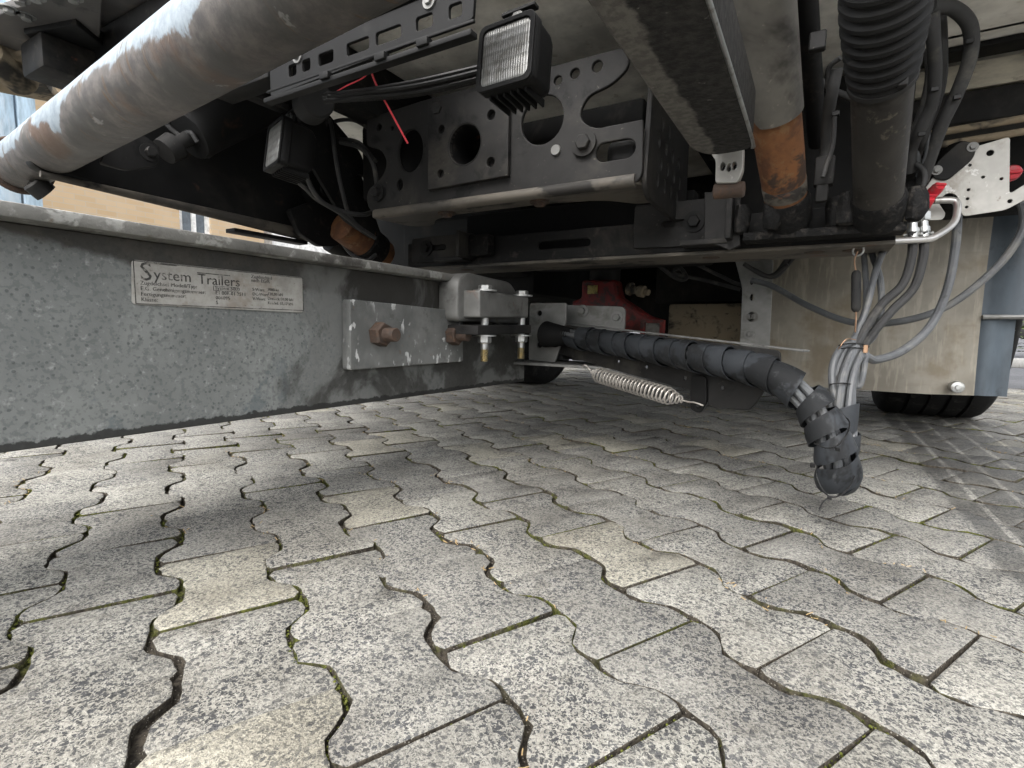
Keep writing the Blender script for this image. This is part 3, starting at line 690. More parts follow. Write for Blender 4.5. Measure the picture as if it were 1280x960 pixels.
# ------------------------------------------------------------------ grey cable loom rising to the truck
lo_ = thing('cable_loom', 'tied loom of hanging grey cables and hoses in front of beige mudguard', 'cables', (0.060, 1.220, 0.305))
def cab(name, pts, r, mat='cable', parent=None, seg=10): 
    bm = B(); tube(bm, pts, r, seg, 8); return part(name, bm, mat, parent or lo_)
cab('cable', [(0.237, 1.506, 0.731), (0.243, 1.497, 0.635), (0.242, 1.474, 0.546), (0.231, 1.444, 0.455), (0.201, 1.393, 0.375), (0.152, 1.335, 0.324), (0.104, 1.281, 0.305), (0.081, 1.245, 0.312), (0.059, 1.206, 0.293), (0.052, 1.171, 0.230)], .0085)
cab('cable', [(-0.184, 1.721, 0.513), (-0.122, 1.696, 0.490), (-0.030, 1.626, 0.431), (0.070, 1.563, 0.386), (0.163, 1.524, 0.388), (0.248, 1.520, 0.424), (0.324, 1.529, 0.506), (0.359, 1.535, 0.578), (0.363, 1.556, 0.632), (0.356, 1.578, 0.657)], .0082)
cab('air_hose', [(0.150, 1.340, 0.565), (0.152, 1.336, 0.516), (0.140, 1.321, 0.459), (0.109, 1.298, 0.421), (0.084, 1.266, 0.377), (0.061, 1.222, 0.321), (0.039, 1.180, 0.275), (0.033, 1.154, 0.230)], .0085, 'hose')
cab('air_hose', [(0.170, 1.352, 0.565), (0.172, 1.347, 0.514), (0.160, 1.332, 0.452), (0.126, 1.306, 0.406), (0.095, 1.271, 0.360), (0.069, 1.226, 0.313), (0.055, 1.188, 0.263), (0.050, 1.162, 0.216)], .0085, 'hose')
cab('cable', [(0.134, 1.396, 0.622), (0.115, 1.366, 0.564), (0.094, 1.322, 0.493), (0.080, 1.280, 0.410), (0.067, 1.254, 0.361), (0.055, 1.213, 0.321), (0.056, 1.188, 0.260), (0.058, 1.173, 0.215)], .0065)
cab('cable', [(0.079, 1.380, 0.560), (0.089, 1.357, 0.519), (0.103, 1.335, 0.470), (0.107, 1.306, 0.402), (0.097, 1.282, 0.353), (0.073, 1.248, 0.327), (0.062, 1.208, 0.298), (0.043, 1.167, 0.245)], .0062)
cab('cable', [(0.067, 1.373, 0.560), (0.074, 1.346, 0.505), (0.080, 1.318, 0.436), (0.076, 1.272, 0.369), (0.058, 1.233, 0.327), (0.044, 1.184, 0.281), (0.046, 1.162, 0.231)], .0058)
cab('cable', [(0.054, 1.220, 0.337), (0.039, 1.199, 0.327), (0.028, 1.176, 0.298), (0.029, 1.161, 0.260), (0.039, 1.150, 0.224)], .0065)
cab('cable', [(0.083, 1.247, 0.321), (0.081, 1.229, 0.282), (0.077, 1.224, 0.257), (0.069, 1.219, 0.257), (0.068, 1.216, 0.287), (0.069, 1.227, 0.321)], .0062)
def band(c, rx, rz, name='cable_tie', r=.0013):
    c = Vector(c); n = Vector((.85, -.5, 0)).normalized()
    pts = [c+Vector((math.cos(a)*rx*.86, math.cos(a)*rx*.5+math.sin(a)*.02*-.86, math.sin(a)*rz-.002)) for a in [i*math.pi/8 for i in range(17)]]
    tie(name, lo_, pts, r)
band((0.061, 1.218, 0.334), .030, .006); band((0.044, 1.164, 0.260), .022, .006); band((0.060, 1.211, 0.328), .026, .004)
tie('wire_tie', lo_, [(0.063, 1.203, 0.345), (0.047, 1.194, 0.346), (0.035, 1.184, 0.327), (0.039, 1.176, 0.334)], .0009, mat='copper')
bm = B(); box(bm, -.004, .004, -.004, .004, -.008, .008, .001, 1, Matrix.Translation((0.080, 1.211, 0.328))); part('wire_clip', bm, 'copper', lo_)
for px in (1141, 1155):
    top = Vector((0.149, 1.350, 0.602)) if px == 1141 else Vector((0.168, 1.362, 0.605)); bot = Vector((0.152, 1.339, 0.549)) if px == 1141 else Vector((0.171, 1.351, 0.551))
    bm = B(); hexbolt(bm, top, bot-top, .020, .018); lathe(bm, top, bot, [(0, .0075), (.03, .0075), (.031, .0105), (.040, .0105), (.041, .0095), ((bot-top).length, .0095)], 14)
    part('hose_fitting', bm, 'zinc', lo_)
    c = top.lerp(bot, .8); bm = B(); rod(bm, c-Vector((.015, -.006, 0)), c+Vector((.015, -.006, 0)), .0035, 10); part('clip_screw', bm, 'zinc', lo_)

# rubber tensioner on wire
rt_ = thing('rubber_tensioner', 'small dark rubber tensioner on wire hung from a ring above the cable loom', 'tensioner', (0.058, 1.248, 0.448))
bm = B(); lathe(bm, (0.056, 1.257, 0.483), (0.061, 1.244, 0.400), [(0, .004), (.004, .0075), (.010, .0085), (.075, .0085), (.080, .0075), (.084, .004)], 16); part('rubber_body', bm, 'rubber', rt_)
bm = B(); tube(bm, [(0.056, 1.268, 0.522), (0.052, 1.263, 0.503), (0.056, 1.257, 0.480)], .0014, 7); part('wire', bm, 'copper', rt_)
bm = B(); tube(bm, [(0.061, 1.244, 0.403), (0.062, 1.243, 0.384), (0.062, 1.228, 0.360)], .0016, 7); part('wire', bm, 'copper', rt_)
c = Vector((0.057, 1.269, 0.524)); bm = B(); tube(bm, [c+Vector((math.cos(a)*.009, -.005*math.cos(a), math.sin(a)*.010)) for a in [i*math.pi/6 for i in range(13)]], .002, 8); part('ring', bm, 'zinc', rt_)

# ------------------------------------------------------------------ truck
truck = thing('truck', 'underside of box truck with holed black crossmember, work lamps, beige mudguard and wheels', 'truck', (-.66, 1.0, 0))
bm = B(); box(bm, -1.95, .66, .86, 7.2, 1.0, 1.05, .004); part('body_floor', bm, 'floor', truck, label='dusty white underside of the truck body')
bm = B(); box(bm, -1.95, .66, .84, 7.2, 1.052, 3.4, .01); part('box_body', bm, 'whitepaint', truck)
for x0, x1 in ((-1.06, -.98), (-.34, -.26)):
    bm = B(); box(bm, x0, x1, .80, 7.0, .875, .998, .004); part('chassis_rail', bm, 'black', truck)
bm = B(); box(bm, -.97, -.35, 1.12, 1.17, .795, .846, .008); part('rubber_crossbar', bm, 'rubber', truck)
bm = B(); box(bm, -1.12, -.85, 1.06, 1.20, .70, .90, .01); part('relay_box', bm, 'darkbox', truck)
bm = B(); box(bm, -2.0, -1.06, 1.85, 2.3, .575, .95, .03); part('side_tank', bm, 'darkbox', truck)
for y0 in (2.3, 3.4, 4.6):
    bm = B(); box(bm, -1.9, .6, y0, y0+.07, .88, .998, .006); part('crossbar', bm, 'black', truck)
# rear crossmember, holed plate with folded lower lip
ol = [(-1.026, .878, .014), (-.846, .886, .002), (-.350, .885, .03), (-.338, .850, .02), (-.372, .823, .03), (-.425, .812, .03), (-.442, .775, .03), (-.410, .747, .02), (-.310, .748, .004), (-.306, .632, .03), (-.975, .632, .03), (-1.026, .655, .03), (-1.030, .70, .03), (-.975, .727, .02), (-.955, .760, .025), (-.975, .795, .02), (-1.028, .812, .014)]
xm = plate('rear_crossmember', rounded(ol, .01, 7), [circ(-.881, .778, .040, 28, .050), circ(-.712, .760, .047), circ(-.523, .785, .049),
    circ(-.984, .850, .009, 12), circ(-.940, .840, .006, 10), circ(-.915, .703, .010, 12, .014), circ(-.489, .855, .009, 12), circ(-.452, .860, .010, 12), circ(-.405, .863, .011, 12),
    slot(-.385, -.340, .700, .018)], .010, (0, 1.0, 0), *REAR, 'charcoal', truck, .002, label='dark grey rear crossmember plate with large round holes')
# lower lip: folded under, with cut-away towards the middle
bm = B(); prof = []
lip = rounded([(-1.020, 0), (-.312, 0), (-.312, .16), (-.36, .17), (-.42, .10), (-.55, .075), (-.80, .075), (-.88, .10), (-.93, .16), (-1.0, .15)], .03)
lp = plate('lower_lip', lip, [], .008, (0, .985, .633), (1, 0, 0), (0, 1, 0), 'lip', xm, .002)
bm = B(); tube(bm, [(-1.0, .993, .640), (-.32, .993, .640)], .012, 14, 2); part('folded_edge', bm, 'lip', xm)
dp_ = plate('doubler_plate', [(-.815, .676), (-.596, .680), (-.596, .866), (-.815, .872)], [circ(-.710, .762, .043), circ(-.640, .812, .0105, 14), circ(-.640, .714, .0105, 14), circ(-.775, .805, .0095, 14), circ(-.778, .708, .0095, 14)], .012, (0, .989, 0), *REAR, 'charcoal', xm)
bm = B(); lathe(bm, (-.710, .976, .762), (-.710, 1.12, .762), [(0, .046), (.003, .048), (.14, .048), (.14, .043), (.003, .043), (0, .046)], 32, False); part('bushing', bm, 'black', xm)
for a_, z_, s_ in ((-.788, .853, .024), (-.425, .722, .026), (-.985, .690, .022)):
    bm = B(); hexbolt(bm, (a_, .985, z_), (0, -1, 0), s_, .010, .003); part('bolt', bm, 'charcoal', xm)
for a_, y_ in ((-.80, 1.03), (-.545, 1.03)):
    bm = B(); hexbolt(bm, (a_, y_, .632), (0, 0, -1), .022, .007, .003); part('bolt', bm, 'rustbolt', xm)
bm = B(); lathe(bm, (-.488, .991, .719), (-.488, .985, .719), [(0, .011), (.006, .010)], 16); part('bright_plug', bm, 'steel', xm)
sv = plate('side_plate', rounded([(1.0, .633), (1.03, .612), (1.28, .608), (1.34, .64), (1.34, .83), (1.02, .83)], .02), [circ(1.08+.055*(i % 4)+.02*(i//4 % 2), .66+.038*(i//4), .009, 10, .014) for i in range(14)], .010, (-.312, 0, 0), *SIDE, 'charcoal', truck)
bm = B(); box(bm, -.395, -.325, 1.02, 1.10, .675, .735, .02, 4); part('rubber_buffer', bm, 'rubber', truck)
bm = B(); box(bm, -1.6, -.35, 1.75, 2.05, .60, .80, .01); part('battery_box', bm, 'darkbox', truck)
bm = B(); box(bm, -.27, .15, 1.50, 1.92, .62, .97, .02); part('black_filler_box', bm, 'darkbox', truck)  # plain black box added to darken the background between the cylinders
bm = B(); box(bm, -1.02, -.30, 1.42, 1.47, .60, .72, .004); part('inner_crossmember', bm, 'darkbox', truck)
# work lamps
def lamp(label, loc, yaw, tilt):
    M = Matrix.Translation(loc) @ Matrix.Rotation(yaw, 4, 'Z') @ Matrix.Rotation(tilt, 4, 'X')
    bm = B(); o_ = rrect(-.050, .050, -.050, .050, .012); rows = []
    for y, k in ((0, .97), (.002, 1), (.016, 1), (.018, .96), (.050, .93), (.062, .86), (.072, .70)): rows.append([M @ Vector((p[0]*k, y, p[1]*k)) for p in o_])
    rings(bm, rows)
    h = part('work_lamp', bm, 'blackplain', truck, 40, label=label)
    fr = plate_mesh(o_, [rrect(-.0425, .0425, -.0425, .0425, .010)], .004, (0, 0, 0), (1, 0, 0), (0, 0, 1), .001); fr.transform(M @ Matrix.Translation((0, .0005, 0))); part('bezel', fr, 'blackplain', h)
    bm = B(); rows = []; li = rrect(-.0423, .0423, -.0423, .0423, .010)
    for y, k in ((-.0004, 1), (-.0015, .97), (-.0024, .7), (-.0027, .01)): rows.append([Vector((p[0]*k, y, p[1]*k)) for p in li])
    rings(bm, rows); me = bpy.data.meshes.new('lens'); bmesh.ops.recalc_face_normals(bm, faces=bm.faces); bm.to_mesh(me); bm.free()
    o = part('lens', me, 'lens', h, 60, world=(0, 0, 0)); o.location = Vector(M.translation)-WPOS[h.name]; o.rotation_euler = M.to_euler()
    for i in range(6):
        x = -.032+.0128*i; bm = B(); box(bm, x-.0018, x+.0018, .012, .066, -.056, -.044, .0008, 1, M); part('cooling_fin', bm, 'blackplain', h)
    bm = B(); box(bm, -.014, .014, .026, .032, .046, .078, .001, 1, M); box(bm, -.030, .030, .022, .036, .076, .082, .001, 1, M); part('mount_bracket', bm, 'black', h)
    bm = B(); hexbolt(bm, M @ Vector((0, .025, .066)), M.to_3x3() @ Vector((0, -1, 0)), .011, .006, .002); part('bolt', bm, 'steel', h)
lamp('square work lamp with clear ribbed lens in front of the crossmember', (-.428, .690, .760), R(-3), R(-6))
lamp('square work lamp turned aside, lens seen edge on', (-1.010, .715, .730), R(-17), R(-8))
# slotted black cable rail
h_ = []
for x0, x1 in ((-.800, -.780), (-.765, -.745), (-.725, -.690), (-.660, -.612), (-.598, -.548), (-.520, -.490), (-.462, -.440)): h_.append(rrect(x0, x1, .770, .788, .004))
cr = plate('cable_rail', rounded([(-.850, .748), (-.422, .760), (-.418, .812), (-.850, .806)], .006), h_, .006, (0, .603, 0), *REAR, 'blackplain', truck, .001)
bm = B(); box(bm, -.86, -.42, .590, .606, .738, .7455, .001); part('rail_lip', bm, 'blackplain', cr)
bm = B(); box(bm, -.86, -.42, .596, .601, .756, .760, .001); part('rail_rib', bm, 'blackplain', cr)
for x_, z_ in ((-.775, .797), (-.495, .803)):
    bm = B(); hexbolt(bm, (x_, .596, z_), (0, -1, 0), .011, .004, .0015); part('screw', bm, 'steel', cr)
for x_ in (-.70, -.58, -.50):
    bm = B(); box(bm, x_-.010, x_+.010, .585, .597, .742, .752, .001); part('clip', bm, 'blackplain', cr)
bm = B(); box(bm, -1.12, -.36, .590, .612, .815, .93, .004); part('lamp_beam', bm, 'black', truck)
bm = B(); box(bm, -1.03, -.86, .60, .64, .785, .805, .003); box(bm, -.995, -.965, .63, .72, .790, .802, .002); part('beam_end', bm, 'black', truck)
bm = B(); lathe(bm, (-.905, .72, .785), (-.855, .70, .785), [(0, .030), (.004, .034), (.05, .034), (.054, .03)], 24); part('rubber_roller', bm, 'rubber', truck)
for k in range(6):
    o1 = .006*math.cos(k*1.05); o2 = .006*math.sin(k*1.05)
    bm = B(); tube(bm, [(-.76+o1, .64, .745+o2), (-.68, .66+o1, .742+o2), (-.60, .70+o1, .752+o2*1.6), (-.50, .745+o1, .772+o2*1.6), (-.44, .755+o1, .780+o2)], .0045, 8); part('lamp_cable', bm, 'black_tie', truck)
# wiring at the left of the crossmember
for pts, r in (([(-1.200, 0.988, 0.843), (-1.165, 0.992, 0.890), (-1.098, 1.008, 0.894), (-1.029, 1.009, 0.858)], .005), ([(-1.163, 0.963, 0.846), (-1.140, 0.971, 0.889), (-1.110, 0.963, 0.782), (-1.090, 0.965, 0.700), (-1.095, 1.001, 0.636), (-1.067, 1.059, 0.595)], .0055),
               ([(-1.137, 1.002, 0.842), (-1.074, 1.013, 0.821), (-1.019, 1.004, 0.770), (-1.026, 1.027, 0.706)], .006), ([(-1.168, 1.009, 0.859), (-1.087, 1.019, 0.839), (-1.020, 1.016, 0.780)], .005),
               ([(-1.120, 0.810, 0.719), (-1.101, 0.852, 0.690), (-1.087, 0.892, 0.660), (-1.067, 0.949, 0.644), (-1.053, 1.004, 0.647), (-1.057, 1.051, 0.669)], .006), ([(-1.075, 0.838, 0.733), (-1.082, 0.853, 0.701), (-1.079, 0.885, 0.661), (-1.070, 0.946, 0.638), (-1.071, 1.012, 0.609)], .006)):
    bm = B(); tube(bm, pts, r, 8); part('wiring', bm, 'hose', truck)
# wheels: tyre with ribs and grooves, rim
def wheel(x0, x1, label):
    W = x1-x0; Rr = .500; prof = [(0, .30), (0, .36), (-.004, .42), (.006, .465), (.022, .487), (.040, .496)]
    g = [.095, .160, .225, .290] if W > .35 else [.1, .2]
    for q in g: prof += [(q-.007, Rr), (q-.005, Rr-.012), (q+.005, Rr-.012), (q+.007, Rr)]
    prof += [(W-.040, .496), (W-.022, .487), (W-.006, .465), (W+.004, .42), (W, .36), (W, .30)]
    bm = B(); lathe(bm, (x0, 2.985, .497), (x1, 2.985, .497), prof, 96, False)
    for v in bm.verts:
        if v.co.z < .004: v.co.z = .004
    t = part('wheel', bm, 'tyre', truck, 50, label=label)
    bm = B(); lathe(bm, (x0+.02, 2.985, .497), (x1-.02, 2.985, .497), [(0, .02), (0, .10), (.10, .12), (.10, .24), (.01, .285), (.01, .30), (W-.05, .30), (W-.05, .285), (W-.12, .24), (W-.12, .10), (W-.04, .1), (W-.04, .02)], 48); part('rim', bm, 'galvlight', t)
wheel(.245, .630, 'black ribbed truck tyre below the beige mudguard'); wheel(-1.93, -1.475, None)
bm = B(); lathe(bm, (-1.5, 2.985, .497), (.25, 2.985, .497), [(0, .07), (.55, .075), (.68, .16), (.85, .20), (1.0, .16), (1.15, .075), (1.75, .07)], 28); part('rear_axle', bm, 'darkbox', truck)
bm = B(); box(bm, -.62, -.10, 2.5, 2.62, .285, .485, .012); part('leaf_spring_bracket', bm, 'tan', truck)
bm = B(); box(bm, -.70, -.10, 2.55, 2.65, .49, .88, .01); part('suspension_beam', bm, 'darkbox', truck)
bm = B(); box(bm, -1.9, .2, 3.6, 4.3, .54, .86, .03); part('light_blocker_box', bm, 'darkbox', truck)  # dark box added to block light coming in from the truck's front
bm = B(); box(bm, -1.35, -1.05, 1.95, 3.0, .50, .86, .02); part('gearbox_guard', bm, 'darkbox', truck)
bm = B(); tube(bm, [(-0.616, 1.897, 0.687), (-0.505, 2.064, 0.569), (-0.456, 2.091, 0.560), (-0.480, 2.082, 0.600), (-0.500, 2.068, 0.578), (-0.397, 2.126, 0.555), (-0.267, 2.139, 0.517)], .008, 8); part('brake_hose', bm, 'hose', truck)
for k in range(3):
    bm = B(); tube(bm, [(-0.417, 2.062, 0.610), (-0.336, 2.105, 0.567), (-0.249, 2.093, 0.530), (-0.158, 2.092, 0.559), (-0.111, 2.069, 0.618)] if k == 0 else ([(-0.228, 1.878, 0.580), (-0.157, 1.915, 0.542), (-0.101, 1.906, 0.577)] if k == 1 else [(-0.204, 1.890, 0.565), (-0.139, 1.926, 0.540), (-0.086, 1.917, 0.598)]), .007, 8); part('brake_hose', bm, 'hose', truck)
# red trailer coupling jaw
jw = plate('coupling_jaw', rounded([(-0.860, 0.561), (-0.715, 0.557), (-0.699, 0.491), (-0.585, 0.416), (-0.530, 0.400), (-0.525, 0.352), (-0.878, 0.346), (-0.905, 0.473), (-0.861, 0.486)], .012), [], .09, (0, 2.10, 0), *REAR, 'red', truck, .012, label='red trailer coupling jaw above the drawbar head')
bm = B(); o_ = [(-0.585, 0.397), (-0.505, 0.398), (-0.503, 0.349), (-0.583, 0.348)]
x0_, z0_ = o_[3]; x1_, z1_ = o_[1]
plate('jaw_pad', [(x0_-.01, z0_-.03), (x1_, z0_-.03), (x1_, z1_), (x0_-.01, z1_)], [[(x0_+.006, z0_-.02), (x1_-.014, z0_-.02), (x1_-.014, z1_-.012), (x0_+.006, z1_-.012)]], .03, (0, 2.0, 0), *REAR, 'red', jw)
bm = B(); box(bm, x0_+.0065, x1_-.0145, 1.985, 1.998, z0_-.0195, z1_-.0125, .001); part('jaw_pad_core', bm, 'galvlight', jw)
bm = B(); lathe(bm, (-0.639, 1.955, 0.515), (-0.584, 1.939, 0.503), [(0, .024), (.012, .026), (.014, .016), (.045, .016), (.046, .022), (.07, .022), (.072, .012), (.09, .012)], 18); part('coupling_lever', bm, 'tan', jw)
c_ = (-0.804, 0.522); bm = B(); box(bm, c_[0]-.025, c_[0]+.018, 2.003, 2.0085, c_[1]-.020, c_[1]+.014, .001); part('yellow_tag', bm, grimy('yellow tag', (.55, .42, .12), [((.1, .09, .06), 60, .5, .62, .8)], .5), jw)
bm = B(); lathe(bm, (-.80, 2.12, .555), (-.80, 2.12, .70), [(0, .06), (.01, .065), (.14, .065), (.145, .05)], 24); part('coupling_body', bm, 'charcoal', jw)
# galvanised post, beige mudguard and rubber guard
po = plate('chassis_post', rounded([(-0.272, 0.616), (-0.149, 0.609), (-0.141, 0.291), (-0.236, 0.304), (-0.240, 0.510)], .02), [circ(*(-0.211, 0.531), .006, 8, .012), circ(*(-0.208, 0.477), .006, 8, .012)], .006, (0, 1.98, 0), *REAR, 'galvlight', truck)
for px_ in ((-0.211, 0.411), (-0.201, 0.411), (-0.207, 0.350)):
    bm = B(); hexbolt(bm, (px_[0], 1.972, px_[1]), (0, -1, 0), .018, .008, .002, .012, .005); part('bolt', bm, 'galvlight', po)
def sheet(x0, x1, z0, z1, y, f, mat, name, th=.004, nx=20, nz=20, label=None):
    bm = B(); G = []
    for s_ in (0, 1):
        G.append([[bm.verts.new((x0+(x1-x0)*i/nx, y+f(i/nx, j/nz)+s_*th, z0+(z1-z0)*j/nz)) for j in range(nz+1)] for i in range(nx+1)])
    for s_ in (0, 1):
        for i in range(nx):
            for j in range(nz):
                q = (G[s_][i][j], G[s_][i+1][j], G[s_][i+1][j+1], G[s_][i][j+1]); bm.faces.new(q if s_ == 0 else q[::-1])
    for i in range(nx):
        for j in (0, nz): bm.faces.new((G[0][i][j], G[0][i+1][j], G[1][i+1][j], G[1][i][j]))
    for j in range(nz):
        for i in (0, nx): bm.faces.new((G[0][i][j], G[0][i][j+1], G[1][i][j+1], G[1][i][j]))
    return part(name, bm, mat, truck, 50, label)
mg = sheet(-.24, .480, .152, .86, 2.30, lambda u, v: .012*math.sin(u*7+v*2)+.02*math.sin(v*3.1)*u-.05*u*u*(1-v)**2*0+(.045*(u-.80)/.20 if u > .80 else 0), 'flap', 'mudguard', label='beige dirt-streaked mudguard sheet in front of the right wheel')
sheet(.435, .578, .150, .425, 2.385, lambda u, v: .008*math.sin(u*9)+.02*u*u, 'guard', 'rubber_guard', .008)
sheet(.435, .720, .428, 1.0, 2.378, lambda u, v: .012*math.sin(u*10)+.02*u*u+.02*v, 'guard', 'rubber_guard', .008)
bm = B(); tube(bm, [(.482, 2.368, .4235), (.53, 2.372, .424), (.72, 2.385, .426)], .008, 8); part('guard_rod', bm, 'galvlight', truck)
c_ = (0.421, 0.183); bm = B(); lathe(bm, (c_[0], 2.315, c_[1]), (c_[0], 2.0, c_[1]), [(0, .020), (.03, .020), (.034, .018), (.035, .008), (.043, .007)], 20); part('washer_bolt', bm, 'zinc', mg)
# socket plate with sockets and red valves
so = plate('socket_plate', rounded([(0.202, 0.722), (0.244, 0.745), (0.305, 0.759), (0.314, 0.645), (0.341, 0.666), (0.349, 0.638), (0.311, 0.614), (0.244, 0.607), (0.231, 0.653), (0.215, 0.660), (0.200, 0.643), (0.216, 0.615), (0.212, 0.603), (0.173, 0.605), (0.169, 0.658)], .008),
    [circ(*(0.277, 0.731), .006, 12), circ(*(0.247, 0.711), .003, 8), circ(*(0.249, 0.661), .003, 8), circ(*(0.249, 0.643), .003, 8), circ(*(0.249, 0.626), .003, 8), circ(*(0.316, 0.631), .004, 8), circ(*(0.299, 0.677), .003, 8), circ(*(0.270, 0.684), .003, 8)], .004, (0, 1.45, 0), *REAR, 'plate', truck, .0008, label='light scratched metal bracket plate with sockets')
plate('flange_pad', rounded([(0.183, 0.693), (0.190, 0.723), (0.228, 0.762), (0.254, 0.750), (0.251, 0.722), (0.211, 0.682)], .012), [], .006, (0, 1.445, 0), *REAR, 'rubber', so)
bm = B(); lathe(bm, (0.245, 1.578, 0.765), (0.238, 1.494, 0.726), [(0, .033), (.012, .035), (.02, .030), (.035, .026), (.040, .014), (.07, .012)], 24); part('socket', bm, 'blackplain', so)
for px_ in ((0.247, 0.745), (0.192, 0.706)):
    bm = B(); hexbolt(bm, (px_[0], 1.438, px_[1]), (0, -1, 0), .010, .005, .001); part('screw', bm, 'steel', so)
def knob(c, d, r, name='red_valve'):
    bm = B(); c = Vector(c); d = Vector(d); lathe(bm, c, c+d, [(0, r*.55), (.006, r*.6), (.010, r), (.026, r*.95), (.032, r*.8), (.033, r*.25)], 20)
    n, b = frame(d.normalized()); q = c+d.normalized()*.030
    M = Matrix.Translation(q) @ Matrix((n, b, d.normalized())).transposed().to_4x4(); box(bm, -r*.9, r*.9, -r*.22, r*.22, -.006, .008, .002, 2, M)
    return part(name, bm, 'redbright', so)
knob((0.346, 1.603, 0.720), (-.1, -1, -.1), .017)
knob((0.166, 1.386, 0.617), (.4, -1, .8), .012); knob((0.177, 1.401, 0.643), (.5, -.8, .6), .012)
bm = B(); lathe(bm, (0.144, 1.400, 0.699), (0.143, 1.366, 0.615), [(0, .012), (.008, .020), (.03, .022), (.034, .018), (.055, .020), (.06, .012), (.08, .010)], 18); part('solenoid', bm, 'blackplain', so)
for pa, pb in (((0.145, 1.361, 0.614), (0.152, 1.349, 0.579)), ((0.168, 1.381, 0.622), (0.171, 1.360, 0.579))):
    bm = B(); rod(bm, pa, pb, .007, 12); part('brass_fitting', bm, 'rustbolt', so)
# body side rails seen at the right
bm = B(); box(bm, .15, .68, 1.62, 1.68, .925, .985, .004); part('side_rail', bm, 'cream', truck)
bm = B(); box(bm, .15, .68, 1.55, 1.61, .986, .9985, .002); box(bm, .15, .68, 1.50, 1.515, 1.0, 1.03, .002, mat=None); part('side_rail', bm, 'black', truck)
bm = B(); box(bm, .12, .68, 1.60, 1.75, .845, .915, .006); part('rubber_strip', bm, 'rubber', truck)
for dz, dy in ((0, 0), (-.022, .02)):
    bm = B(); rod(bm, (.17, 1.55+dy, .815+dz), (.70, 1.55+dy, .835+dz), .008, 12); part('brake_pipe', bm, 'tan', truck)
bm = B(); box(bm, .30, .66, 2.10, 2.27, .74, .98, .02); part('side_box', bm, 'darkbox', truck)
# left outer underside
g1 = plate('side_panel', [(-1.602, 0.389), (-1.109, 0.465), (-1.368, 0.558), (-1.510, 0.509), (-1.771, 0.426)], [], .02, (0, 0, .95), (1, 0, 0), (0, 1, 0), 'grimepanel', truck, .003)
for q in ((-1.327, 0.417), (-1.291, 0.429), (-1.386, 0.418), (-1.385, 0.443), (-1.231, 0.464)):
    bm = B(); hexbolt(bm, (q[0], q[1], .951), (0, 0, -1), .016, .008, .002); part('bolt', bm, 'steel', g1)
plate('step_tread', [(-1.449, 0.458), (-1.310, 0.496), (-1.455, 0.681), (-1.701, 0.691)], [], .03, (0, 0, .94), (1, 0, 0), (0, 1, 0), 'black', truck, .003)
bm = B(); q = Vector((-1.458, 0.517)+(.90,)); box(bm, -.05, .06, -.05, .05, -.03, .04, .008, 2, Matrix.Translation(q)); part('mount_block', bm, 'black', truck)
plate('sill_panel', [(-1.669, 0.378), (-1.580, 0.456), (-1.582, 0.510), (-1.788, 0.628), (-1.823, 0.566), (-1.887, 0.423)], [], .03, (0, 0, .93), (1, 0, 0), (0, 1, 0), 'tan', truck, .004)
bm = B(); lathe(bm, Vector((-1.595, 0.440)+(.93,)), Vector((-1.637, 0.497)+(.915,)), [(0, .03), (.01, .034), (.09, .034), (.1, .028)], 20); part('sill_buffer', bm, 'tan', truck)
bm = B(); box(bm, -1.52, -.70, .50, .855, .985, 1.02, .006); part('tail_panel', bm, 'grimepanel', truck)
bm = B(); box(bm, -1.42, -1.05, .56, .66, .90, .98, .006); part('tail_beam', bm, 'black', truck)

# ------------------------------------------------------------------ tail lift below the truck
lift = thing('tail_lift', 'folded hydraulic tail lift with worn tube, dark arms, rusty cylinder and bellows', 'tail lift', (-.66, 1.3, .53))
# worn underrun tube
t0, t1 = Vector((-1.53, .461, .691)), Vector((.30, .292, .687)); d = t1-t0
bm = B(); L = d.length; lathe(bm, (0, 0, 0), (1, 0, 0), [(0, .044), (0, .049), (.01, .050)]+[(L*i/40, .050) for i in range(1, 41)]+[(L, .04)], 48, True, .0006, 9)
me = bpy.data.meshes.new('underrun_tube'); bmesh.ops.recalc_face_normals(bm, faces=bm.faces); bm.to_mesh(me); bm.free()
ut = part('underrun_tube', me, 'tube', lift, 40, label='thick worn blue-grey steel tube with brown stains', world=(0, 0, 0))
ut.location = t0-WPOS[lift.name]; ut.rotation_euler = (0, -math.asin(d.z/L), math.atan2(d.y, d.x)); WPOS[ut.name] = t0
dn = d.normalized(); bm = B(); lathe(bm, t0-dn*.012, t0+dn*.02, [(0, .047), (0, .058), (.004, .060), (.010, .060), (.013, .057), (.013, .047)], 40, False)
o = part('end_ring', bm, 'rustbolt', lift)
bm = B(); lathe(bm, t0-dn*.004, t0-dn*.02, [(0, .046), (.004, .045)], 32); part('end_cap', bm, 'galvlight', lift)
bm = B(); lathe(bm, t0+dn*.115+Vector((0, -.01, -.052)), t0+dn*.115+Vector((0, .03, -.085)), [(0, .018), (.004, .022), (.03, .022), (.03, .014), (.004, .014), (0, .018)], 20, False); part('drain_ring', bm, 'charcoal', lift)
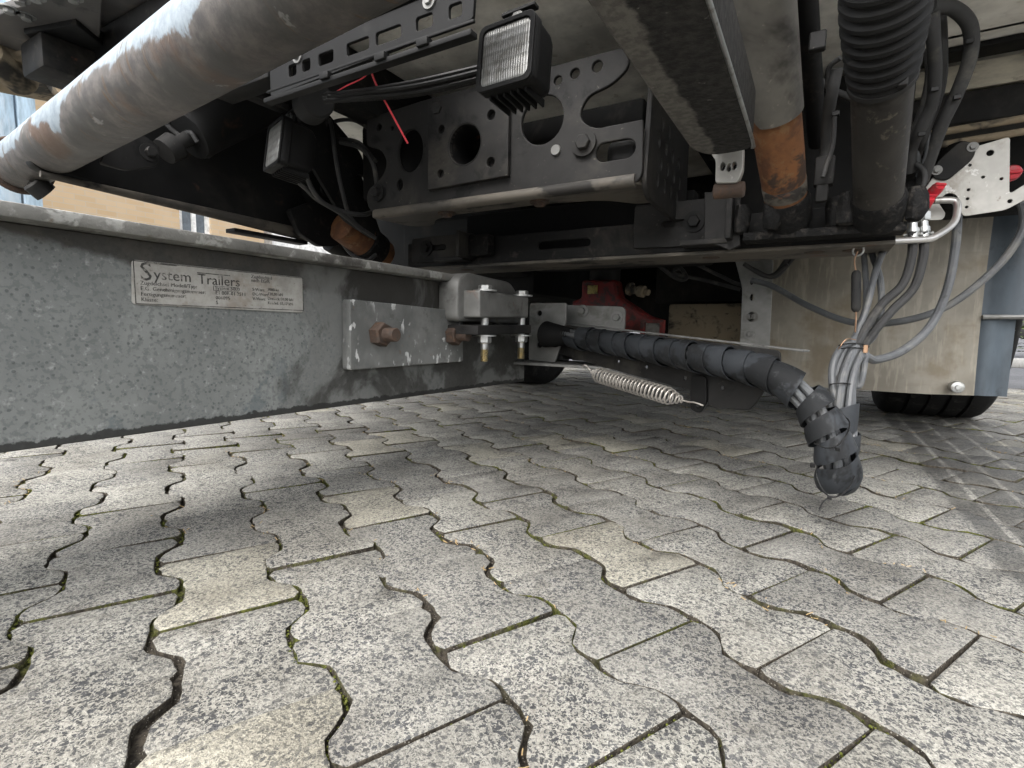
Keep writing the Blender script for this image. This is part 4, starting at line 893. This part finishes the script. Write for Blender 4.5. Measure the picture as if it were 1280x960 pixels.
# left arm, its edge tube, gusset, tilt cylinder and pivot discs
la = plate('lift_arm', rounded([(.40, .640), (.95, .622), (1.22, .600), (1.34, .62), (1.30, .70), (1.22, .86), (1.12, .98), (.82, .98), (.62, .80), (.42, .72)], .03), [], .03, (-1.33, 0, 0), *SIDE, 'armpaint', lift, .004)
bm = B(); tube(bm, [(-1.305, .42, .634), (-1.305, .75, .624), (-1.305, 1.06, .613)], lambda t: .006+.012*t, 14, 4); part('arm_edge', bm, 'lip', la)
bm = B(); box(bm, -1.34, -1.30, .80, 1.02, .588, .598, .001); part('edge_pad', bm, 'black', la)
gs = plate('gusset_plate', rounded([(0.481, 0.656), (0.524, 0.654), (0.584, 0.678), (0.588, 0.719), (0.567, 0.729), (0.515, 0.745)], .008), [], .012, (-1.22, 0, 0), *SIDE, 'charcoal', lift)
q = (0.567, 0.701); bm = B(); hexbolt(bm, (-1.207, q[0], q[1]), (1, 0, 0), .018, .010, .002); part('bolt', bm, 'charcoal', gs)
ca0, ca1, ca2 = Vector((-1.220, 0.602, 0.714)), Vector((-1.220, 0.661, 0.765)), Vector((-1.220, 0.884, 0.936))
bm = B(); lathe(bm, ca0, ca1, [(0, .026), (.03, .028), (.034, .015), ((ca1-ca0).length, .015)], 20); tc = part('tilt_cylinder_rod', bm, 'charcoal', lift)
bm = B(); LL = (ca2-ca1).length; lathe(bm, ca1, ca2, [(-.006, .020), (-.006, .048), (.006, .052), (.02, .050), (LL, .052)], 28); part('tilt_cylinder', bm, 'armpaint', lift)
bm = B(); tube(bm, [(-1.260, 0.629, 0.786), (-1.240, 0.648, 0.764), (-1.200, 0.647, 0.764), (-1.190, 0.656, 0.745)], .005, 8); part('hydraulic_hose', bm, 'hose', lift)
for px_, r_, n_ in (((-1.280, 1.062, 0.748), .060, 'pivot_disc'), ((-1.260, 1.065, 0.633), .022, 'pivot_pin'), ((-1.260, 1.017, 0.616), .016, 'pivot_pin')):
    c = Vector(px_); bm = B(); lathe(bm, c-Vector((.03, 0, 0)), c+Vector((1, 0, 0)), [(0, r_), (.036, r_), (.04, r_*.9), (.041, r_*.35), (.046, r_*.3)], 24); part(n_, bm, 'black', la)
plate('pivot_bracket', rounded([(0.925, 0.663), (0.998, 0.699), (1.118, 0.702), (1.141, 0.626), (1.079, 0.588), (1.022, 0.580), (0.956, 0.605)], .012), [], .02, (-1.27, 0, 0), *SIDE, 'black', la)
plate('side_frame', rounded([(0.866, 0.911), (0.949, 0.923), (1.084, 0.843), (1.144, 0.724), (1.136, 0.608), (1.022, 0.645), (0.909, 0.772), (0.888, 0.863)], .02), [circ(*(1.088, 0.752), .03)], .012, (-1.16, 0, 0), *SIDE, 'black', la)
# left lower cylinders
q0, q1 = Vector((-1.215, 1.24, .575)), Vector((-1.212, 1.07, .645))
bm = B(); LL = (q1-q0).length; lathe(bm, q0, q1, [(0, .044), (.01, .050), (.10, .050), (.12, .0475), (LL, .0475), (LL+.01, .03)], 28); lc = part('lift_cylinder', bm, 'rust', lift, label='rust-orange hydraulic cylinder end behind the crossmember')
bm = B(); lathe(bm, q0-Vector((0, .03, -.012)), q1, [(0, .052), (.006, .056), (.06, .056), (.065, .05)], 28); part('cylinder_foot', bm, 'soot', lc)
bm = B(); lathe(bm, (-1.30, 1.26, .555), (-1.30, 1.10, .61), [(0, .032), (.17, .032)], 20); part('shock_tube', bm, 'charcoal', lift)
bm = B(); tube(bm, [(-1.257, 1.101, 0.610), (-1.223, 1.115, 0.568), (-1.184, 1.136, 0.550), (-1.168, 1.160, 0.571)], .006, 8); part('hydraulic_hose', bm, 'hose', lift)
# cross beam
cbm = plate('cross_beam', [(-1.125, .538), (.115, .538), (.115, .612), (-1.125, .612)], [slot(-.655, -.525, .577, .010), slot(-1.0, -.95, .575, .012)], .008, (0, 1.26, 0), *REAR, 'black', lift, .002, label='long black cross beam with slotted holes')
bm = B(); box(bm, -1.125, .115, 1.245, 1.40, .529, .5375, .002); part('beam_lip', bm, 'lip', cbm)
bm = B(); box(bm, -1.12, .11, 1.262, 1.40, .540, .545, .001); box(bm, -1.12, .11, 1.34, 1.40, .548, .63, .003); part('beam_back', bm, 'darkbox', cbm)
for x0, x1 in ((-1.10, -.87), (-.400, -.175)):
    zt = .625 if x0 < -1 else .652
    br = plate('beam_bracket', rounded([(x0, .552), (x1, .548), (x1, zt), (x0, zt)], .008), [slot(x0+.075, x0+.125, .592 if x0 < -1 else .603, .008)], .010, (0, 1.252, 0), *REAR, 'charcoal', lift)
    bm = B(); hexbolt(bm, (x0+(.06 if x0 < -1 else .140), 1.241, .592 if x0 < -1 else .603), (0, -1, 0), .024, .010, .003); part('bolt', bm, 'black', br)
    bm = B(); box(bm, x0+.12, x1-.006, 1.20, 1.250, .545, .556, .002); part('bracket_ledge', bm, 'charcoal', br)
    bm = B(); box(bm, x1-.008, x1+.004, 1.17, 1.249, .55, zt-.005, .002); part('bracket_cheek', bm, 'charcoal', br)
bm = B(); box(bm, -.895, -.80, 1.215, 1.250, .556, .614, .006); part('beam_block', bm, 'soot', cbm)
for a_ in (-.93, -.23, -.02, .05):
    bm = B(); lathe(bm, (a_, 1.30, .5295), (a_, 1.30, .527), [(0, .02), (.002, .019)], 16); part('drain_plug', bm, 'rustbolt', cbm)
# right arm overhead
ra = plate('lift_arm', rounded([(-.205, -.3), (-.105, -.3), (-.108, .90, .01), (-.114, .945, .02), (-.178, .950, .03), (-.200, .905, .02)], .01), [], .075, (0, 0, .650), (1, 0, 0), (0, 1, 0), 'arm', lift, .004, label='dark flat lift arm with rounded end above the crossmember')
bm = B(); tube(bm, [(-.1055, -.2, .652), (-.1060, .5, .652), (-.109, .90, .652), (-.114, .938, .652)], .0028, 8, 3); part('worn_edge', bm, 'zinc', ra)
c_ = (-0.171, 1.045, 0.653)
sc_ = plate('scraped_bracket', rounded([(-0.185, 0.667), (-0.130, 0.667), (-0.129, 0.629), (-0.136, 0.607), (-0.172, 0.611), (-0.173, 0.648)], .006), [circ(*(-0.161, 0.637), .004, 10, .007), circ(*(-0.151, 0.634), .004, 10, .007), circ(*(-0.143, 0.636), .004, 10, .007)], .02, (0, .99, 0), *REAR, 'plate', lift)
bm = B(); rod(bm, (-0.176, 0.985, 0.600), (-0.126, 0.985, 0.599), .013, 18); part('rust_pin', bm, 'rustbolt', sc_)
plate('hanger_plate', [(-0.234, 0.656), (-0.162, 0.647), (-0.156, 0.539), (-0.176, 0.530), (-0.229, 0.554)], [], .012, (0, 1.215, 0), *REAR, 'charcoal', lift)
# right cylinders
c0 = Vector((-.070, 1.21, .588)); c1 = c0+(Vector((-0.109, 0.900, 0.851))-c0)*2.4; LL = (c1-c0).length
bm = B(); lathe(bm, c0, c1, [(0, .036), (.006, .036), (.05, .0375), (.15, .0395), (.40, .041)], 40); cy = part('lift_cylinder', bm, 'rust', lift, label='rust-orange cylinder under a grey sleeve')
bm = B(); rows = []; dd = (c1-c0).normalized(); n_, b_ = frame(dd)
for t in (.225, .2265, .27, .40, .55, LL):
    row = []
    for j in range(48):
        a = 2*math.pi*j/48; k = .05*max(0, math.sin(a+1.2))*(1 if t < .25 else 0); row.append(c0+dd*(t+k)+(n_*math.cos(a)+b_*math.sin(a))*(.0415 if t == .225 else .0440+.004*min(1, max(0, t-.25)*4)))
    rows.append(row)
rings(bm, rows); part('cylinder_sleeve', bm, 'sleeve', cy)
bm = B(); lathe(bm, c0, c1, [(.060, .0375), (.061, .0386), (.086, .0392), (.088, .0380)], 36, True, .001, 70); part('primer_band', bm, 'lip', cy)
bm = B(); lathe(bm, c0-dd*.02, c1, [(0, .030), (.006, .040), (.03, .043), (.060, .0425), (.074, .0395)], 36, True, .004, 60); part('crusted_foot', bm, 'soot', cy)
e0 = Vector((.079, 1.205, .580)); e1 = e0+(Vector((0.044, 0.860, 0.787))-e0)*2.2; LL = (e1-e0).length; de = (e1-e0).normalized()
bm = B(); lathe(bm, e0, e1, [(0, .030), (.008, .037), (.05, .038), (LL*.55, .041)], 40); cy2 = part('bellows_cylinder', bm, 'darkcyl', lift, label='black cylinder below a ribbed rubber bellows')
prof = [(.292, .041), (.294, .043)]; t = .298; k = 0
while t < LL-.02:
    big = .0455+min(.0065, .0014*k); prof += [(t, big-.0055), (t+.0055, big), (t+.011, big), (t+.0165, big-.0055)]; t += .0185; k += 1
bm = B(); lathe(bm, e0, e1, prof, 48); part('rubber_bellows', bm, 'bellows', cy2)
bm = B(); lathe(bm, e0+de*.283, e1, [(0, .0415), (.001, .0435), (.008, .0435), (.009, .0415)], 40); box(bm, -.006, .006, -.006, .006, -.008, .008, .001, 1, Matrix.Translation(e0+de*.285+Vector((.022, -.034, -.018)))); part('hose_clamp', bm, 'charcoal', cy2)
bm = B(); lathe(bm, e0-de*.015, e1, [(0, .032), (.006, .042), (.03, .044), (.055, .0435), (.068, .040)], 36, True, .004, 60); part('crusted_foot', bm, 'soot', cy2)
rn = random.Random(3)
for a_, y_ in ((-.155, 1.20), (-.095, 1.165), (.010, 1.205), (.030, 1.18), (.135, 1.19)):
    bm = B(); lathe(bm, (a_, y_, .560), (a_, y_, .625), [(0, .008), (.004, .014), (.02, .018), (.045, .016), (.06, .010)], 16, True, .006, 90); part('grease_lump', bm, 'soot', lift)
bm = B(); box(bm, -.15, .125, 1.19, 1.249, .545, .562, .003); part('cylinder_shelf', bm, 'soot', lift)
bm = B(); rod(bm, (-0.028, 1.220, 0.728), (-0.060, 0.900, 0.923), .016, 16); part('steel_pipe', bm, 'black', lift)
bm = B(); box(bm, -.012, .012, -.008, .008, -.014, .014, .002, 1, Matrix.Translation((-0.034, 1.000, 0.819))); part('pipe_clip', bm, 'charcoal', lift)
# hoses and connector between the cylinders
for pts, r, m_ in (([(-0.005, 1.056, 0.796), (-0.009, 1.073, 0.766), (-0.013, 1.113, 0.735), (-0.012, 1.145, 0.696), (-0.013, 1.152, 0.670)], .010, 'hose'), ([(-0.001, 1.036, 0.803), (-0.016, 1.049, 0.796), (-0.016, 1.070, 0.773)], .004, 'hose'), ([(-0.003, 1.097, 0.741), (-0.002, 1.115, 0.692), (-0.009, 1.118, 0.660), (-0.013, 1.113, 0.636)], .004, 'hose'),
    ([(0.121, 1.143, 0.901), (0.157, 1.189, 0.912), (0.189, 1.229, 0.895), (0.198, 1.253, 0.853), (0.189, 1.276, 0.803), (0.174, 1.297, 0.756), (0.166, 1.332, 0.709), (0.159, 1.358, 0.666)], .0115, 'hose'),
    ([(0.122, 1.147, 0.925), (0.132, 1.169, 0.871), (0.146, 1.218, 0.823), (0.150, 1.250, 0.780), (0.139, 1.274, 0.745), (0.133, 1.315, 0.724), (0.135, 1.346, 0.686)], .0105, 'hose'),
    ([(0.144, 1.235, 0.965), (0.158, 1.255, 0.877), (0.165, 1.287, 0.819), (0.150, 1.304, 0.743), (0.147, 1.357, 0.719)], .008, 'hose'),
    ([(0.134, 1.254, 0.882), (0.144, 1.276, 0.834), (0.137, 1.300, 0.771), (0.124, 1.324, 0.743), (0.128, 1.356, 0.706)], .006, 'hose'), ([(-0.035, 1.147, 0.827), (-0.017, 1.155, 0.806), (0.014, 1.184, 0.796), (0.038, 1.245, 0.803)], .006, 'hose'), ([(0.139, 1.303, 0.786), (0.155, 1.308, 0.748), (0.159, 1.328, 0.709), (0.152, 1.356, 0.678)], .005, 'cable'),
    ([(0.117, 1.324, 0.783), (0.136, 1.331, 0.748), (0.143, 1.332, 0.720), (0.151, 1.346, 0.699)], .005, 'cable'), ([(0.145, 1.330, 0.696), (0.157, 1.323, 0.677), (0.157, 1.320, 0.650), (0.144, 1.309, 0.625)], .005, 'hose')):
    bm = B(); tube(bm, pts, r, 12); part('hydraulic_hose', bm, m_, lift)
bm = B(); box(bm, -.016, .016, -.014, .014, -.026, .026, .004, 2, Matrix.Translation((-0.012, 1.151, 0.655))); box(bm, -.010, .010, -.010, .010, -.045, .0, .003, 2, Matrix.Translation((-0.013, 1.149, 0.645))); part('hose_connector', bm, 'charcoal', lift)
for q in ((0.139, 1.249, 0.728), (0.149, 1.228, 0.797), (0.187, 1.261, 0.788), (-0.001, 1.098, 0.738), (0.191, 1.227, 0.867)):
    bm = B(); box(bm, -.006, .006, -.004, .004, -.004, .004, .001, 1, Matrix.Translation(q)); part('cable_tie', bm, 'black_tie', lift)
bm = B(); tube(bm, [(0.091, 1.291, 0.541), (0.135, 1.317, 0.545), (0.176, 1.342, 0.549), (0.192, 1.353, 0.557), (0.214, 1.379, 0.576), (0.224, 1.393, 0.592), (0.228, 1.404, 0.614), (0.226, 1.411, 0.630), (0.217, 1.412, 0.636), (0.189, 1.407, 0.637)], .0068, 14, 10); part('bent_steel_rod', bm, 'silver', lift)

# red cable tie hanging in the opening
rtie = thing('red_cable_tie', 'thin red plastic cable tie dangling above the holed crossmember', 'cable tie', (-0.671, 0.661, 0.779))
bm = B(); tube(bm, [(-0.660, 0.645, 0.776), (-0.664, 0.663, 0.756), (-0.660, 0.696, 0.719), (-0.654, 0.729, 0.680)], .0019, 6); part('strap', bm, 'pinktie', rtie)
bm = B(); tube(bm, [(-0.657, 0.645, 0.769), (-0.677, 0.644, 0.760), (-0.715, 0.644, 0.756), (-0.752, 0.645, 0.750)], .0011, 6); part('tail', bm, 'pinktie', rtie)
bm = B(); box(bm, -.004, .004, -.003, .003, -.004, .004, .001, 1, Matrix.Translation((-0.655, 0.644, 0.768))); part('tie_head', bm, 'pinktie', rtie)

# ------------------------------------------------------------------ background
bd = thing('brick_building', 'sunlit sandy brick building beyond the drawbar', 'building', (-9, 2, 0))
WY = [(-3.0, -1.8), (1.0, 2.0), (4.62, 5.12)]
hl = [[(y0, 1.55), (y1, 1.55), (y1, 2.75), (y0, 2.75)] for y0, y1 in WY]
plate('wall', [(-6, -.03), (6.1, -.03), (6.1, 3.7), (-6, 3.7)], hl, .3, (-9.3, 0, 0), *SIDE, 'brick', bd, 0, smooth=None)
for y0, y1 in WY:
    wf = plate('window_frame', [(y0, 1.55), (y1, 1.55), (y1, 2.75), (y0, 2.75)], [[(y0+.06, 1.61), ((y0+y1)/2-.03, 1.61), ((y0+y1)/2-.03, 2.69), (y0+.06, 2.69)], [((y0+y1)/2+.03, 1.61), (y1-.06, 1.61), (y1-.06, 2.69), ((y0+y1)/2+.03, 2.69)]], .06, (-9.10, 0, 0), *SIDE, 'whitepaint', bd, 0, smooth=None)
    bm = B(); box(bm, -9.10, -9.085, y0+.05, y1-.05, 1.6, 2.7, 0); part('pane', bm, 'glass', wf, None)
    bm = B(); box(bm, -9.02, -8.92, y0-.05, y1+.05, 1.49, 1.548, .004); part('sill', bm, 'whitepaint', wf)
bm = B(); box(bm, -18, -8.7, -6.2, 6.2, 3.7, 3.95, .02); part('roof', bm, 'rooftile', bd)
gb = thing('white_garage', 'white rendered garage with ribbed door beside the brick building', 'garage', (-9, 9, 0))
bm = B(); box(bm, -18, -9.2, 6.4, 15, -.03, 2.9, .02); part('wall', bm, 'whitepaint', gb)
for i in range(12):
    bm = B(); box(bm, -9.195, -9.16, 7.0, 11.4, .02+.2*i, .205+.2*i, .008); part('door_panel', bm, 'whitepaint', gb)
bm = B(); box(bm, -18.2, -9.0, 6.3, 15.2, 2.9, 3.1, .02); part('roof', bm, 'rooftile', gb)
ct = thing('blue_container', 'pale blue ribbed steel container beyond the end of the worn tube', 'container', (-5.4, -.5, 0))
yE = (1.614, 1.801)[0]
bm = B(); box(bm, -7.4, -5.06, yE-6, yE-.05, .1, 2.6, .02); part('body', bm, 'bluepanel', ct)
for i in range(20):
    y = yE-.2-.29*i; bm = B(); box(bm, -5.058, -5.02, y-.09, y+.09, .18, 2.52, .02); part('rib', bm, 'bluepanel', ct)
for y in (yE-.05, yE-5.95):
    bm = B(); box(bm, -5.07, -5.0, y-.05, y+.05, 0, 2.62, .006); part('corner_post', bm, 'bluepanel', ct)
hg = thing('hedge', 'low green hedge across the road beyond the mudguard', 'hedge', (6, 14, 0))
bm = B(); rn = random.Random(2)
for i in range(9000):
    p = Vector((rn.uniform(1, 14), 14+rn.gauss(0, .35), rn.uniform(0, 1.0)**.8*1.3)); a, b_ = rn.uniform(0, 6.3), rn.uniform(-.7, .7); s = rn.uniform(.03, .07)
    M = Matrix.Translation(p) @ Matrix.Rotation(a, 4, 'Z') @ Matrix.Rotation(b_, 4, 'X')
    bm.faces.new([bm.verts.new(M @ Vector(v)) for v in ((-s, 0, 0), (0, -s*.5, 0), (s, 0, 0), (0, s*.5, 0))])
part('foliage', bm, 'hedge', hg, None)
bm = B()
for i in range(14): rod(bm, (1.5+i*.9, 14, -.02), (1.5+i*.9+.1, 14, .8), .03, 8)
part('stems', bm, 'bark', hg)
kb = thing('kerb', None, None, (5, 9, 0), kind='structure')
st_me = None
for i in range(14):
    x = -1+i*1.0; bm = B(); box(bm, x+.004, x+.996, 9.0, 9.14, -.03, .09, .012); part('kerb_stone', bm, 'galvlight', kb)
